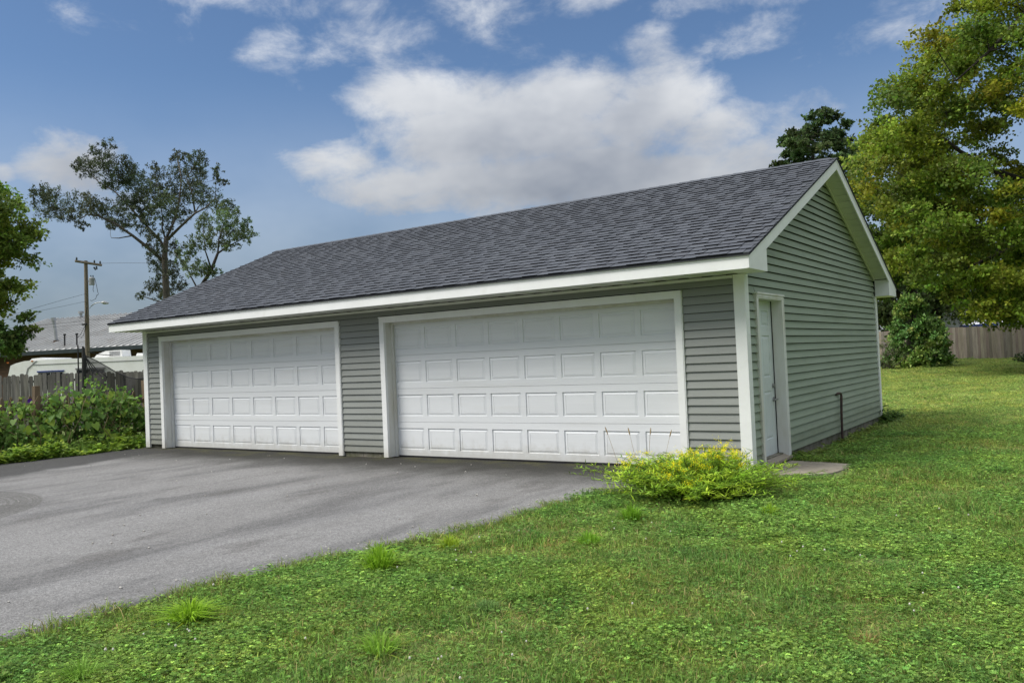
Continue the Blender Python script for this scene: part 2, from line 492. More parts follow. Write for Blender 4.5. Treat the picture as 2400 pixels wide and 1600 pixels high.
class MB:
    def __init__(s):
        s.v, s.f, s.t = [], [], []

    def add(s, vs_, fs, tint=None):
        o = len(s.v)
        s.v += [tuple(map(float, p)) for p in vs_]
        s.f += [tuple(i + o for i in f) for f in fs]
        s.t += [tint if tint is not None else 1.0] * len(vs_)
        return s

    def box(s, a, b, tint=None):
        x0, y0, z0 = [min(p, q) for p, q in zip(a, b)]
        x1, y1, z1 = [max(p, q) for p, q in zip(a, b)]
        return s.add([(x0, y0, z0), (x1, y0, z0), (x1, y1, z0), (x0, y1, z0), (x0, y0, z1), (x1, y0, z1), (x1, y1, z1), (x0, y1, z1)],
                     [(0, 3, 2, 1), (4, 5, 6, 7), (0, 1, 5, 4), (1, 2, 6, 5), (2, 3, 7, 6), (3, 0, 4, 7)], tint)

    def prism(s, poly, axis, a, b, tint=None):
        """polygon in the two other axes, extruded along axis from a to b"""
        n = len(poly)
        def pt(p, w):
            q = list(p)
            q.insert(axis, w)
            return q
        vs_ = [pt(p, a) for p in poly] + [pt(p, b) for p in poly]
        fs = [tuple(range(n)), tuple(range(2 * n - 1, n - 1, -1))] + [(i, i + n, (i + 1) % n + n, (i + 1) % n) for i in range(n)]
        return s.add(vs_, fs, tint)

    def tube(s, pts, rad, n=6, tint=None, cap=True):
        pts = [np.asarray(p, float) for p in pts]
        rad = list(rad) if hasattr(rad, '__len__') else [rad] * len(pts)
        vs_, fs = [], []
        ref = np.array([.31, .23, .92])
        for i, p in enumerate(pts):
            d = pts[min(i + 1, len(pts) - 1)] - pts[max(i - 1, 0)]
            d = d / (np.linalg.norm(d) + 1e-9)
            a = np.cross(d, ref if abs(d @ ref) < .95 else np.array([1., 0, 0]))
            a /= np.linalg.norm(a) + 1e-9
            b = np.cross(d, a)
            for k in range(n):
                w = 2 * math.pi * k / n
                vs_.append(p + (a * math.cos(w) + b * math.sin(w)) * rad[i])
        for i in range(len(pts) - 1):
            for k in range(n):
                fs.append((i * n + k, i * n + (k + 1) % n, (i + 1) * n + (k + 1) % n, (i + 1) * n + k))
        if cap:
            fs += [tuple(range(n - 1, -1, -1)), tuple((len(pts) - 1) * n + k for k in range(n))]
        return s.add(vs_, fs, tint)

    def mesh(s, name, m, smooth=False, tint=False):
        me = bpy.data.meshes.new(name)
        me.from_pydata(s.v, [], s.f)
        me.update()
        if m:
            me.materials.append(m)
        if smooth:
            me.polygons.foreach_set('use_smooth', np.ones(len(me.polygons), bool))
        if tint:
            at = me.attributes.new('tint', 'FLOAT_COLOR', 'POINT')
            c = np.ones((len(s.v), 4), np.float32)
            tt = np.array([(x, x, x) if not hasattr(x, '__len__') else x for x in s.t], np.float32)
            c[:, :3] = tt
            at.data.foreach_set('color', c.ravel())
        return me

    def build(s, name, m, parent=None, smooth=False, tint=False, loc=None):
        return link(name, s.mesh(name, m, smooth, tint), parent, loc)


def link(name, me, parent=None, loc=None, rot=None):
    o = bpy.data.objects.new(name, me)
    COL.objects.link(o)
    if parent is not None:
        o.parent = parent
        if loc is None:
            loc = -Vector(parent['_o']) if '_o' in parent else Vector((0, 0, 0))
        elif '_o' in parent:
            loc = Vector(loc) - Vector(parent['_o'])
    if loc is not None:
        o.location = loc
    if rot is not None:
        o.rotation_euler = rot
    return o


THINGS = []


def thing(name, label, cat, loc=(0, 0, 0), group=None):
    o = bpy.data.objects.new(name, None)
    COL.objects.link(o)
    o.empty_display_size = .2
    o.location = loc
    o['_o'] = [float(c) for c in loc]
    THINGS.append(o)
    return tag(o, label, cat, group)


def tag(o, label=None, cat=None, group=None, kind=None):
    for k, v in (('label', label), ('category', cat), ('group', group), ('kind', kind)):
        if v:
            o[k] = v
    return o


def npmesh(name, V, F, m, col=None, smooth=False):
    """V (n,3), F (k,4) quads"""
    me = bpy.data.meshes.new(name)
    n, k, w = len(V), len(F), F.shape[1]
    me.vertices.add(n)
    me.vertices.foreach_set('co', np.ascontiguousarray(V, np.float32).ravel())
    me.loops.add(k * w)
    me.loops.foreach_set('vertex_index', np.ascontiguousarray(F, np.int32).ravel())
    me.polygons.add(k)
    me.polygons.foreach_set('loop_start', np.arange(0, k * w, w, dtype=np.int32))
    me.polygons.foreach_set('loop_total', np.full(k, w, np.int32))
    if smooth:
        me.polygons.foreach_set('use_smooth', np.ones(k, bool))
    me.update(calc_edges=True)
    if m:
        me.materials.append(m)
    if col is not None:
        at = me.attributes.new('col', 'FLOAT_COLOR', 'POINT')
        c = np.ones((n, 4), np.float32)
        c[:, :3] = col
        at.data.foreach_set('color', c.ravel())
    return me


def unit(a):
    return a / (np.linalg.norm(a, axis=-1, keepdims=True) + 1e-9)


def leaves(c, d, nrm, L, W, col, fold=0.18):
    """rhombic leaves: base c, direction d, face normal nrm"""
    d = unit(d)
    s = unit(np.cross(nrm, d))
    up = np.cross(d, s)
    L = np.broadcast_to(np.asarray(L, float), (len(c),))[:, None]
    W = np.broadcast_to(np.asarray(W, float), (len(c),))[:, None]
    mid = c + d * L * .48
    V = np.stack([c, mid + s * W * .5 + up * W * fold, c + d * L, mid - s * W * .5 + up * W * fold], 1).reshape(-1, 3)
    F = np.arange(len(c) * 4).reshape(-1, 4)
    return V, F, np.repeat(col, 4, 0)


def blades(base, lean, h, w, col, droop=.3):
    """grass blades as two stacked quads; lean = horizontal tip offset (n,2)"""
    n = len(base)
    h = np.asarray(h)[:, None]
    l3 = np.concatenate([lean, np.zeros((n, 1))], 1)
    sd_ = unit(np.concatenate([-lean[:, 1:2], lean[:, 0:1], np.zeros((n, 1))], 1) + rng.normal(0, .3, (n, 3)) * [1, 1, 0])
    w = np.broadcast_to(np.asarray(w, float), (n,))[:, None]
    z = np.array([[0, 0, 1.]])
    p0 = base
    p1 = base + z * h * .62 + l3 * .35
    p2 = base + z * h * (1 - droop * .35) + l3
    V = np.stack([p0 - sd_ * w * .5, p0 + sd_ * w * .5, p1 - sd_ * w * .45, p1 + sd_ * w * .45, p2 - sd_ * w * .06, p2 + sd_ * w * .06], 1).reshape(-1, 3)
    b = np.arange(n)[:, None] * 6
    F = np.concatenate([b + [[0, 1, 3, 2]], b + [[2, 3, 5, 4]]], 0)
    return V, F, np.repeat(col, 6, 0)


def merge(parts):
    V, F, C, o = [], [], [], 0
    for v, f, c in parts:
        V.append(v)
        F.append(f + o)
        C.append(c)
        o += len(v)
    return np.concatenate(V), np.concatenate(F), np.concatenate(C)


def rdir(n, up=0.0):
    v = rng.normal(0, 1, (n, 3))
    v[:, 2] += up
    return unit(v)


# ------------------------------------------------------------------ the place: ground, driveway
W, D, H = 12.376, 7.388, 2.264
OV, ORR, OLL = 0.582, 0.293, 0.329
ZFB, ZFT, ZR = 2.268, 2.439, 4.241
XA, XC, DW, ZT = -11.851, -5.843, 5.08, 2.1255
DRZ = -0.085
EDGE_R = np.array([(-20, -4.6), (-14, -2.7), (-9.5, -1.98), (-7.42, -1.84), (-6.84, -1.75), (-6.09, -1.74), (-5.39, -1.64), (-4.83, -1.42),
                   (-4.26, -1.27), (-3.35, -1.18), (-2.6, -1.1), (-2.04, -.99), (-1.2, -.82), (.2, -.62)])


def edge_r(y):
    return np.interp(y, EDGE_R[:, 0], EDGE_R[:, 1]) + .03 * np.sin(y * 3.1) + .02 * np.sin(y * 8.7 + 1)


def edge_l(y):
    return -12.7 + .06 * np.sin(y * 2.3) + .04 * np.sin(y * 7.1)


def sstep(x, a, b):
    t = np.clip((x - a) / (b - a), 0, 1)
    return t * t * (3 - 2 * t)


def gz(x, y):
    x, y = np.asarray(x, float), np.asarray(y, float)
    z = -.12 + .0113 * np.clip(y - 9, 0, 60) * sstep(x, -16, -8) - .13 * sstep(-x, 14, 24)
    z = z + .016 * np.sin(x * 1.3 + .7 * y) * np.sin(y * .9 - .4 * x) * sstep(np.hypot(x + 5, y - 3), 3, 8)
    ins = np.minimum(np.minimum(edge_r(y) - x, x - edge_l(y)), .3 - y)
    z = z - .075 * sstep(y, 1.5, 2.2) * sstep(-y, -7.6, -6.9) * sstep(-x, -.55, -.1) * (x > -.3)
    return z - .10 * sstep(ins, .12, .5)


def grid_axis(lo, hi, c0, c1, fine, grow=1.16):
    a = list(np.arange(c0, c1 + 1e-6, fine))
    s = fine
    x = a[-1]
    while x < hi:
        s *= grow
        x = min(hi, x + s)
        a.append(x)
    s, x = fine, a[0]
    while x > lo:
        s *= grow
        x = max(lo, x - s)
        a.insert(0, x)
    return np.array(a)


def sheet(name, X, Y, Z, m):
    ny, nx = X.shape
    V = np.stack([X, Y, Z], -1).reshape(-1, 3)
    i = np.arange((ny - 1) * nx).reshape(ny - 1, nx)[:, :-1].ravel()
    return link(name, npmesh(name, V, np.stack([i, i + 1, i + 1 + nx, i + nx], 1), m, smooth=True))


gx, gy = grid_axis(-900, 900, -15, 6, .22), grid_axis(-500, 1200, -11, 10, .22)
GX, GY = np.meshgrid(gx, gy)
tag(sheet('lawn', GX, GY, gz(GX, GY), M_LAWN), 'green lawn of clover and grass around the garage', 'lawn', kind='structure')

dy = np.arange(-20, .26, .1)
ss = np.concatenate([[-.002], np.linspace(0, 1, 90), [1.002]])
DX = edge_l(dy)[:, None] + (edge_r(dy) - edge_l(dy))[:, None] * ss[None, :]
DY = np.repeat(dy[:, None], len(ss), 1)
DZ = DRZ + .008 * np.sin(DX * .9 + DY * .6) * np.sin(DY * .8)
DZ[:, 0] = DZ[:, -1] = -.2
tag(sheet('driveway', DX, DY, DZ, M_ASPHALT), 'worn grey asphalt driveway in front of the two garage doors', 'driveway', kind='structure')

mb = MB()
poly = [(.06, .12), (.34, .08), (.60, .14), (.82, .36), (.90, .8), (.86, 1.16), (.5, 1.28), (.06, 1.32)]
mb.prism(poly, 2, -.22, -.098)
tag(mb.build('path', M_CONC), 'cracked concrete step pad at the side door of the garage', 'path', kind='structure')

# ------------------------------------------------------------------ the garage
GAR = thing('garage', 'long grey-sided double garage with two white panelled doors and dark shingle roof', 'garage', (-W / 2, D / 2, -.1))
TH = math.atan2(ZR - ZFT, D / 2 + OV)
TT = math.tan(TH)

# walls
CIN = .088                                         # casing width
oz = ZT - CIN                                      # opening head
wf = MB()
JT = .033                                          # jamb thickness
for a, b in ((-W, XA + CIN - JT), (XA + DW - CIN + JT, XC + CIN - JT), (XC + DW - CIN + JT, 0)):
    wf.box((a, 0, 0), (b, .15, oz + JT))
wf.box((-W, 0, oz + JT), (0, .15, H + .1))
WALLF = wf.build('wall', M_LAP_SHADE, GAR)
wr = MB()
DY0, DY1, DZT = .36, 1.44, 2.06                    # side-door casing
wr.box((-.15, .15, 0), (0, DY0 + .047, H))
wr.box((-.15, DY1 - .047, 0), (0, D - .15, H))
wr.box((-.15, DY0 + .047, DZT - .047), (0, DY1 - .047, H))
zg = lambda y: ZFT + (y + OV) * TT - .10
wr.prism([(.15, H), (D - .15, H), (D - .15, zg(.15)), (D / 2, zg(D / 2)), (.15, zg(.15))], 0, -.15, 0)
WALLR = wr.build('wall', M_LAP_SHADE, GAR)
wb = MB()
wb.box((-W, D - .15, 0), (0, D, H + .1))
wb.build('wall', M_SIDING, GAR)
wl = MB()
wl.prism([(.15, 0), (D - .15, 0), (D - .15, zg(.15)), (D / 2, zg(D / 2)), (.15, zg(.15))], 0, -W, -W + .15)
wl.build('wall', M_SIDING, GAR)

EX = .1022


def board_front(x0, x1, z0, z1):
    jit = random.uniform(-.0015, .0015)
    b = MB()
    ya, yb, yt = -.029 + jit, -.028 + jit, -.010
    b.add([(x0, ya, z0), (x1, ya, z0), (x1, yt, z1 - .0055), (x0, yt, z1 - .0055), (x0, ya + .007, z0), (x1, ya + .007, z0),
           (x0, yb, z0 + .010), (x1, yb, z0 + .010), (x1, -.001, z1 - .0045), (x0, -.001, z1 - .0045)],
          [(0, 1, 7, 6), (6, 7, 2, 3), (0, 4, 5, 1), (3, 2, 8, 9)])
    return b.build('siding_board', M_SIDING, WALLF)


def board_side(y0, y1, z0, z1, y0t=None, y1t=None, off=0):
    y0t, y1t = y0 if y0t is None else y0t, y1 if y1t is None else y1t
    jit = random.uniform(-.0015, .0015) + off
    b = MB()
    z1 -= .0095
    b.add([(.034 + jit, y0, z0), (.034 + jit, y1, z0), (.010 + off, y1t, z1), (.010 + off, y0t, z1), (.027 + jit, y0, z0), (.027 + jit, y1, z0), (.001, y1t, z1 + .002), (.001, y0t, z1 + .002)],
          [(0, 1, 2, 3), (0, 4, 5, 1), (3, 2, 6, 7)])
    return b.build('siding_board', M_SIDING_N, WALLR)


k = 0
while k * EX < H - .02:
    z0, z1 = k * EX, min((k + 1) * EX, H - .005)
    if z0 < ZT - .01:
        for a, b in ((-W + .09, XA - .003), (XA + DW + .003, XC - .003), (XC + DW + .003, -.09)):
            board_front(a, b, z0, z1)
    else:
        board_front(-W + .09, -5.5, z0, z1)
        board_front(-5.498, -.09, z0, z1)
    k += 1
k = 0
while True:
    z0, z1 = k * EX, (k + 1) * EX
    ylo = lambda z: max(.09, (z - ZFT + .145) / TT - OV)
    a0, a1 = ylo(z0), ylo(z1)
    if D / 2 - a0 < .05:
        break
    a1 = min(a1, D / 2)
    if z0 < DZT - .01:
        board_side(a0, DY0 - .003, z0, z1)
        s0 = DY1 + .003
        if z1 > DZT + .012:
            board_side(DY0 - .002, DY1 + .002, DZT + .006, z1)
    else:
        s0 = a0
    e0, e1 = D - a0, D - a1
    if e0 - s0 > 3 and k % 3 != 1:
        c = s0 + (e0 - s0) * random.uniform(.3, .7)
        board_side(s0, c, z0, z1, a1 if s0 == a0 else s0, c)
        board_side(c - .02, e0, z0, z1, c - .02, e1, off=.002)
    else:
        board_side(s0, e0, z0, z1, a1 if s0 == a0 else s0, e1)
    k += 1

# corner posts
cp = MB().box((-.092, -.044, -.065), (.044, -.001, H - .002)).box((.001, -.0005, -.065), (.044, .092, H - .002))
cp.build('corner_trim', M_WHITE, GAR)
cp = MB().box((-W - .044, -.044, -.065), (-W + .092, -.001, H - .002))
cp.build('corner_trim', M_WHITE, GAR)
cp = MB().box((.001, D - .092, -.02), (.044, D + .044, H - .002)).box((-.09, D + .001, -.02), (.0005, D + .044, H - .002))
cp.build('corner_trim', M_WHITE, GAR)
MB().box((-W + .093, -.052, H - .042), (-.093, -.036, H - .006)).build('frieze_trim', M_SOFFIT, GAR)

# foundation blocks
fn = MB().box((-.14, .14, -.4), (-.03, D - .05, -.004))
for a, b in ((-W + .03, XA + CIN - .04), (XA + DW - CIN + .04, XC + CIN - .04), (XC + DW - CIN + .04, -.03)):
    fn.box((a, .03, -.4), (b, .135, -.004))
FND = fn.build('foundation', M_BLOCK, GAR)
for x in np.arange(XA + DW + .02, XC - .05, .405):
    MB().box((x + .004, -.001, -.2), (min(x + .40, XC - .01), .03, -.008)).build('block', M_BLOCK, FND)
for x in np.arange(XC + DW + .02, -.1, .405):
    MB().box((x + .004, -.001, -.2), (min(x + .40, -.06), .03, -.008)).build('block', M_BLOCK, FND)
for y in np.arange(1.5, D - .2, .405):
    MB().box((-.03, y + .004, -.4), (.001 + random.uniform(-.002, .002), min(y + .40, D - .06), -.010)).build('block', M_BLOCK, FND)

# garage doors
PNW, PNH = .265, .165
rings = [(0, 0), (.005, .013), (.011, .013), (.044, .003), (.048, .008), (.052, .005)]
pv, pf = [], []
for (ins, dep) in rings:
    a, b = PNW - ins, PNH - ins
    pv += [(-a, dep, -b), (a, dep, -b), (a, dep, b), (-a, dep, b)]
for i in range(len(rings) - 1):
    for j in range(4):
        pf.append((i * 4 + j, i * 4 + (j + 1) % 4, (i + 1) * 4 + (j + 1) % 4, (i + 1) * 4 + j))
q = 4 * (len(rings) - 1)
pf.append((q, q + 1, q + 2, q + 3))
PANEL = MB().add(pv, pf).mesh('raised_panel', M_DOOR)
YD = .165


def garage_door(x0):
    x0, x1 = x0 + CIN, x0 + DW - CIN
    zb = DRZ + .028
    hs = (oz - zb) / 4
    slab = MB().box((x0 - .02, YD + .024, zb), (x1 + .02, YD + .05, oz + .01))
    slab.box((x0, YD + .004, zb - .03), (x1, YD + .035, zb - .001))
    g = slab.build('garage_door', M_RUBBER, GAR)
    pw = (x1 - x0) / 8
    for r in range(4):
        z0, z1 = zb + r * hs + .002, zb + (r + 1) * hs - .002
        zc = (z0 + z1) / 2
        b = MB()
        xs = [x0]
        for c in range(8):
            xc = x0 + (c + .5) * pw
            xs += [xc - PNW, xc + PNW]
        xs.append(x1)
        zs = [z0, zc - PNH, zc + PNH, z1]
        for i in range(len(xs) - 1):
            for j in range(3):
                if j == 1 and i % 2 == 1:
                    continue
                b.add([(xs[i], YD, zs[j]), (xs[i + 1], YD, zs[j]), (xs[i + 1], YD, zs[j + 1]), (xs[i], YD, zs[j + 1])], [(0, 1, 2, 3)])
        for z, s in ((z0, 1), (z1, -1)):
            b.add([(x0, YD, z), (x1, YD, z), (x1, YD + .022, z - s * .002), (x0, YD + .022, z - s * .002)], [(0, 1, 2, 3)])
        b.build('door_section', M_DOOR, g).location.y += random.uniform(-.0015, .0015)
        for c in range(8):
            link('raised_panel', PANEL, g, (x0 + (c + .5) * pw, YD, zc))
    return g


def door_casing(x0):
    x1 = x0 + DW
    b = MB()
    zb = DRZ + .012
    b.box((x0, -.048, zb), (x0 + CIN, .0, oz))
    b.box((x1 - CIN, -.048, zb), (x1, .0, oz))
    b.box((x0 - .0, -.048, oz + .001), (x1, .0, ZT))
    b.box((x0 - .012, -.060, ZT - .012), (x1 + .012, .002, ZT + .006))
    b.box((x0 - .012, -.042, zb), (x0 - .001, -.002, ZT - .014))
    b.box((x1 + .001, -.042, zb), (x1 + .012, -.002, ZT - .014))
    b.build('door_casing', M_WHITE, GAR)
    j = MB()
    j.box((x0 + CIN - .03, .001, zb), (x0 + CIN, YD - .002, oz))
    j.box((x1 - CIN, .001, zb), (x1 - CIN + .03, YD - .002, oz))
    j.box((x0 + CIN + .001, .001, oz - .0), (x1 - CIN - .001, YD - .002, oz + .03))
    for a, b_ in ((x0 + CIN, x0 + CIN + .035), (x1 - CIN - .035, x1 - CIN)):
        j.box((a + .0005, YD - .045, zb), (b_ - .0005, YD - .004, oz - .001))
    j.box((x0 + CIN + .036, YD - .045, oz - .035), (x1 - CIN - .036, YD - .004, oz - .001))
    j.build('door_jamb', M_JAMB, GAR)


for x in (XA, XC):
    garage_door(x)
    door_casing(x)

# side door
sdn = MB()
yo0, yo1, zo = DY0 + .07, DY1 - .07, DZT - .07
XD = -.105
b = MB()
b.box((0, DY0, -.11), (.048, yo0, zo)).box((0, yo1, -.11), (.048, DY1, zo)).box((0, DY0, zo + .001), (.048, DY1, DZT))
b.box((0, DY0 - .01, DZT - .018), (.064, DY1 + .01, DZT + .004)).box((0, DY0 - .004, DZT - .05), (.055, DY1 + .004, DZT - .030))
b.box((0, DY1 - .02, -.11), (.054, DY1 + .003, DZT - .055))
b.build('door_casing', M_JAMB, GAR)
b = MB()
b.box((XD - .02, yo0 - .02, -.03), (-.001, yo0, zo)).box((XD - .02, yo1, -.03), (-.001, yo1 + .02, zo)).box((XD - .02, yo0, zo), (-.001, yo1, zo + .02))
b.build('door_jamb', M_JAMB, GAR)
b = MB()
b.prism([(XD - .03, -.012), (-.02, -.02), (.075, -.045), (.075, -.075), (XD - .03, -.06)][::-1], 1, DY0 + .012, DY1 - .012)
b.build('threshold', M_CONC, GAR)
yc0, yc1 = yo0 + .006, yo1 - .006
slabm = MB()
ys = [yc0]
pwid = .29
for c in (yc0 + .115 + pwid / 2, yc1 - .115 - pwid / 2):
    ys += [c - pwid / 2, c + pwid / 2]
ys.append(yc1)
zs = [-.008, .20, .82, 1.00, 1.54, 1.66, 1.86, zo - .004]
for i in range(5):
    for j in range(7):
        if i % 2 == 1 and j % 2 == 1:
            continue
        slabm.add([(XD, ys[i], zs[j]), (XD, ys[i + 1], zs[j]), (XD, ys[i + 1], zs[j + 1]), (XD, ys[i], zs[j + 1])], [(0, 1, 2, 3)])
slabm.box((XD - .045, yc0, -.008), (XD - .02, yc1, zo - .004))
SDOOR = slabm.build('side_door', M_STEELDOOR, GAR)
for i in (1, 3):
    for j in (1, 3, 5):
        a0, a1, z0, z1 = ys[i], ys[i + 1], zs[j], zs[j + 1]
        v, f = [], []
        for (ins, dep) in ((0, 0), (.008, -.012), (.018, -.012), (.045, -.002)):
            v += [(XD + dep, a0 + ins, z0 + ins), (XD + dep, a1 - ins, z0 + ins), (XD + dep, a1 - ins, z1 - ins), (XD + dep, a0 + ins, z1 - ins)]
        for r in range(3):
            for e in range(4):
                f.append((r * 4 + e, r * 4 + (e + 1) % 4, r * 4 + 4 + (e + 1) % 4, r * 4 + 4 + e))
        f.append((12, 13, 14, 15))
        MB().add(v, f).build('door_panel', M_STEELDOOR, SDOOR)
hy = yc1 - .065
MB().tube([(XD, hy, .70), (XD + .012, hy, .70)], .032, 12).tube([(XD + .012, hy, .70), (XD + .05, hy, .70)], .011, 8).tube(
    [(XD + .05, hy + .015, .70), (XD + .055, hy - .05, .702), (XD + .05, hy - .115, .698)], [.011, .010, .008], 8).build('lever_handle', M_METAL, SDOOR, smooth=False)
MB().tube([(XD, hy, .88), (XD + .022, hy, .88), (XD + .026, hy, .88)], [.031, .029, .018], 12).build('deadbolt', M_METAL, SDOOR)
MB().box((XD, yc1, -.008), (XD + .012, yc1 + .0055, zo)).build('weather_strip', M_RUBBER, SDOOR)

# roof
XL, XR = -W - OLL - .018, ORR + .018
NRM = np.array([0, -math.sin(TH), math.cos(TH)])
YE = -OV - .022
SL = (D / 2 - YE) / math.cos(TH)


def rp(x, s, h):
    z0 = ZFT - .022 * TT
    return np.array([x, YE + s * math.cos(TH), z0 + s * math.sin(TH)]) + NRM * h


def mir(p):
    return (p[0], D - p[1], p[2])


NC = 32
EXS = SL / NC
rf = MB()
dk = [(YE, rp(0, 0, -.004)[2]), (D / 2, rp(0, SL, -.004)[2]), (D - YE, rp(0, 0, -.004)[2]),
      (D - YE, rp(0, 0, -.022)[2]), (D / 2, rp(0, SL, -.022)[2]), (YE, rp(0, 0, -.022)[2])]
rf.prism(dk, 0, XL, XR, tint=(.5, .5, .5))
for side in (0, 1):
    for i in range(NC):
        s0, s1 = i * EXS, min((i + 1) * EXS + .01, SL)
        wv = 1.0
        xs = np.linspace(XL, XR, 14)
        jl = [random.uniform(-.002, .002) for _ in xs]
        for a in range(13):
            t = .80 + .08 * random.random()
            pts = [rp(xs[a], s0 + jl[a], .0), rp(xs[a + 1], s0 + jl[a + 1], .0), rp(xs[a], s0 + jl[a], .013), rp(xs[a + 1], s0 + jl[a + 1], .013),
                   rp(xs[a + 1], s1, .002), rp(xs[a], s1, .002)]
            fs = [(0, 1, 3, 2), (2, 3, 4, 5)]
            if side:
                pts = [mir(p) for p in pts]
                fs = [f[::-1] for f in fs]
            rf.add(pts, fs, (t, t, t))
ROOF = rf.build('roof', M_SHINGLE, GAR, tint=True)

TINTS = [(.95, .95, .97), (.98, .98, 1.0), (1.0, 1.0, 1.02), (1.03, 1.03, 1.04), (1.0, .985, .99), (1.06, 1.06, 1.08)]
WIDTHS = [.11, .145, .18, .22]


def tab(w, tint, hb):
    b = MB()
    ht = .0095
    L_ = EXS
    b.add([(0, 0, hb), (w, 0, hb), (w - .004, L_, ht), (.004, L_, ht)], [(0, 1, 2, 3)], tint)
    b.add([(0, 0, .002), (w, 0, .002), (w, 0, hb), (0, 0, hb), (w - .004, L_, ht), (.004, L_, ht), (w - .004, L_, .002), (.004, L_, .002)],
          [(0, 1, 2, 3)], (.12, .12, .13))
    b.add([(w, 0, .002), (w, 0, hb), (w - .004, L_, ht), (w - .004, L_, .002), (0, 0, .002), (0, 0, hb), (.004, L_, ht), (.004, L_, .002)],
          [(0, 3, 2, 1), (4, 5, 6, 7)], (.6, .6, .62))
    return b


TABM = {(w, i, h_): tab(w, t, h_).mesh('shingle', M_SHINGLE, tint=True) for w in WIDTHS for i, t in enumerate(TINTS) for h_ in (.0185, .0255)}
tabs = []
for i in range(NC):
    x, hi_ = XL + random.uniform(0, .02), random.random() < .5
    while x < XR - .1:
        w = random.choice(WIDTHS)
        if x + w > XR:
            break
        tabs.append((x, i, w, random.choices(range(6), (3, 5, 5, 2, 2, .8))[0], .0255 if hi_ else .0185))
        hi_ = not hi_ if random.random() < .8 else hi_
        x += w + .003
tabs.sort(key=lambda t: np.linalg.norm(rp(t[0], t[1] * EXS, 0) - CAM))
for (x, i, w, ti, h_) in tabs[:300]:
    link('shingle', TABM[(w, ti, h_)], ROOF, rp(x, i * EXS - random.uniform(0, .003), 0), (TH, 0, 0))
st = MB()
ct, sn = math.cos(TH), math.sin(TH)
for (x, i, w, ti, h_) in tabs[300:]:
    t = tab(w, TINTS[ti], h_)
    o = rp(x, i * EXS - random.uniform(0, .003), 0)
    st.add([(o[0] + p[0], o[1] + p[1] * ct - p[2] * sn, o[2] + p[1] * sn + p[2] * ct) for p in t.v], t.f)
    st.t[-len(t.t):] = t.t
tag(st.build('shingles', M_SHINGLE, ROOF, tint=True), kind='stuff')
cap = MB()
zc = rp(0, SL, .012)[2]
for a in (-1, 1):
    cap.add([(0, 0, .012), (.205, 0, .004), (.205, a * .14, .004 - .14 * TT), (0, a * .14, .012 - .14 * TT), (0, 0, -.004), (0, a * .14, -.004 - .14 * TT)],
            [(0, 1, 2, 3) if a < 0 else (3, 2, 1, 0), (0, 3, 5, 4) if a < 0 else (4, 5, 3, 0)], (.95, .95, .97))
CAPM = cap.mesh('ridge_cap', M_SHINGLE, tint=True)
x = XL
while x < XR - .15:
    link('ridge_cap', CAPM, ROOF, (x, D / 2, zc + .004))
    x += .19

# eaves
for s in (0, 1):
    f = lambda y: y if not s else D - y
    b = MB().box((XL + .0385, f(-OV), ZFB), (XR - .0385, f(-OV + .02), ZFT - .02))
    b.box((XL + .016, f(-OV - .006), ZFT - .052), (XR - .016, f(-OV - .0005), ZFT - .024))
    b.build('fascia', M_WHITE, GAR)
    so = MB()
    n = 86
    xs = np.linspace(XL + .018, XR - .04, n)
    for i in range(n - 1):
        dz = .0 if i % 2 else .006
        so.box((xs[i] + .002, f(-OV + .0205), H + .004 + dz), (xs[i + 1] - .002, f(-.0005), H + .016 + dz))
    so.build('soffit', M_SOFFIT, GAR)
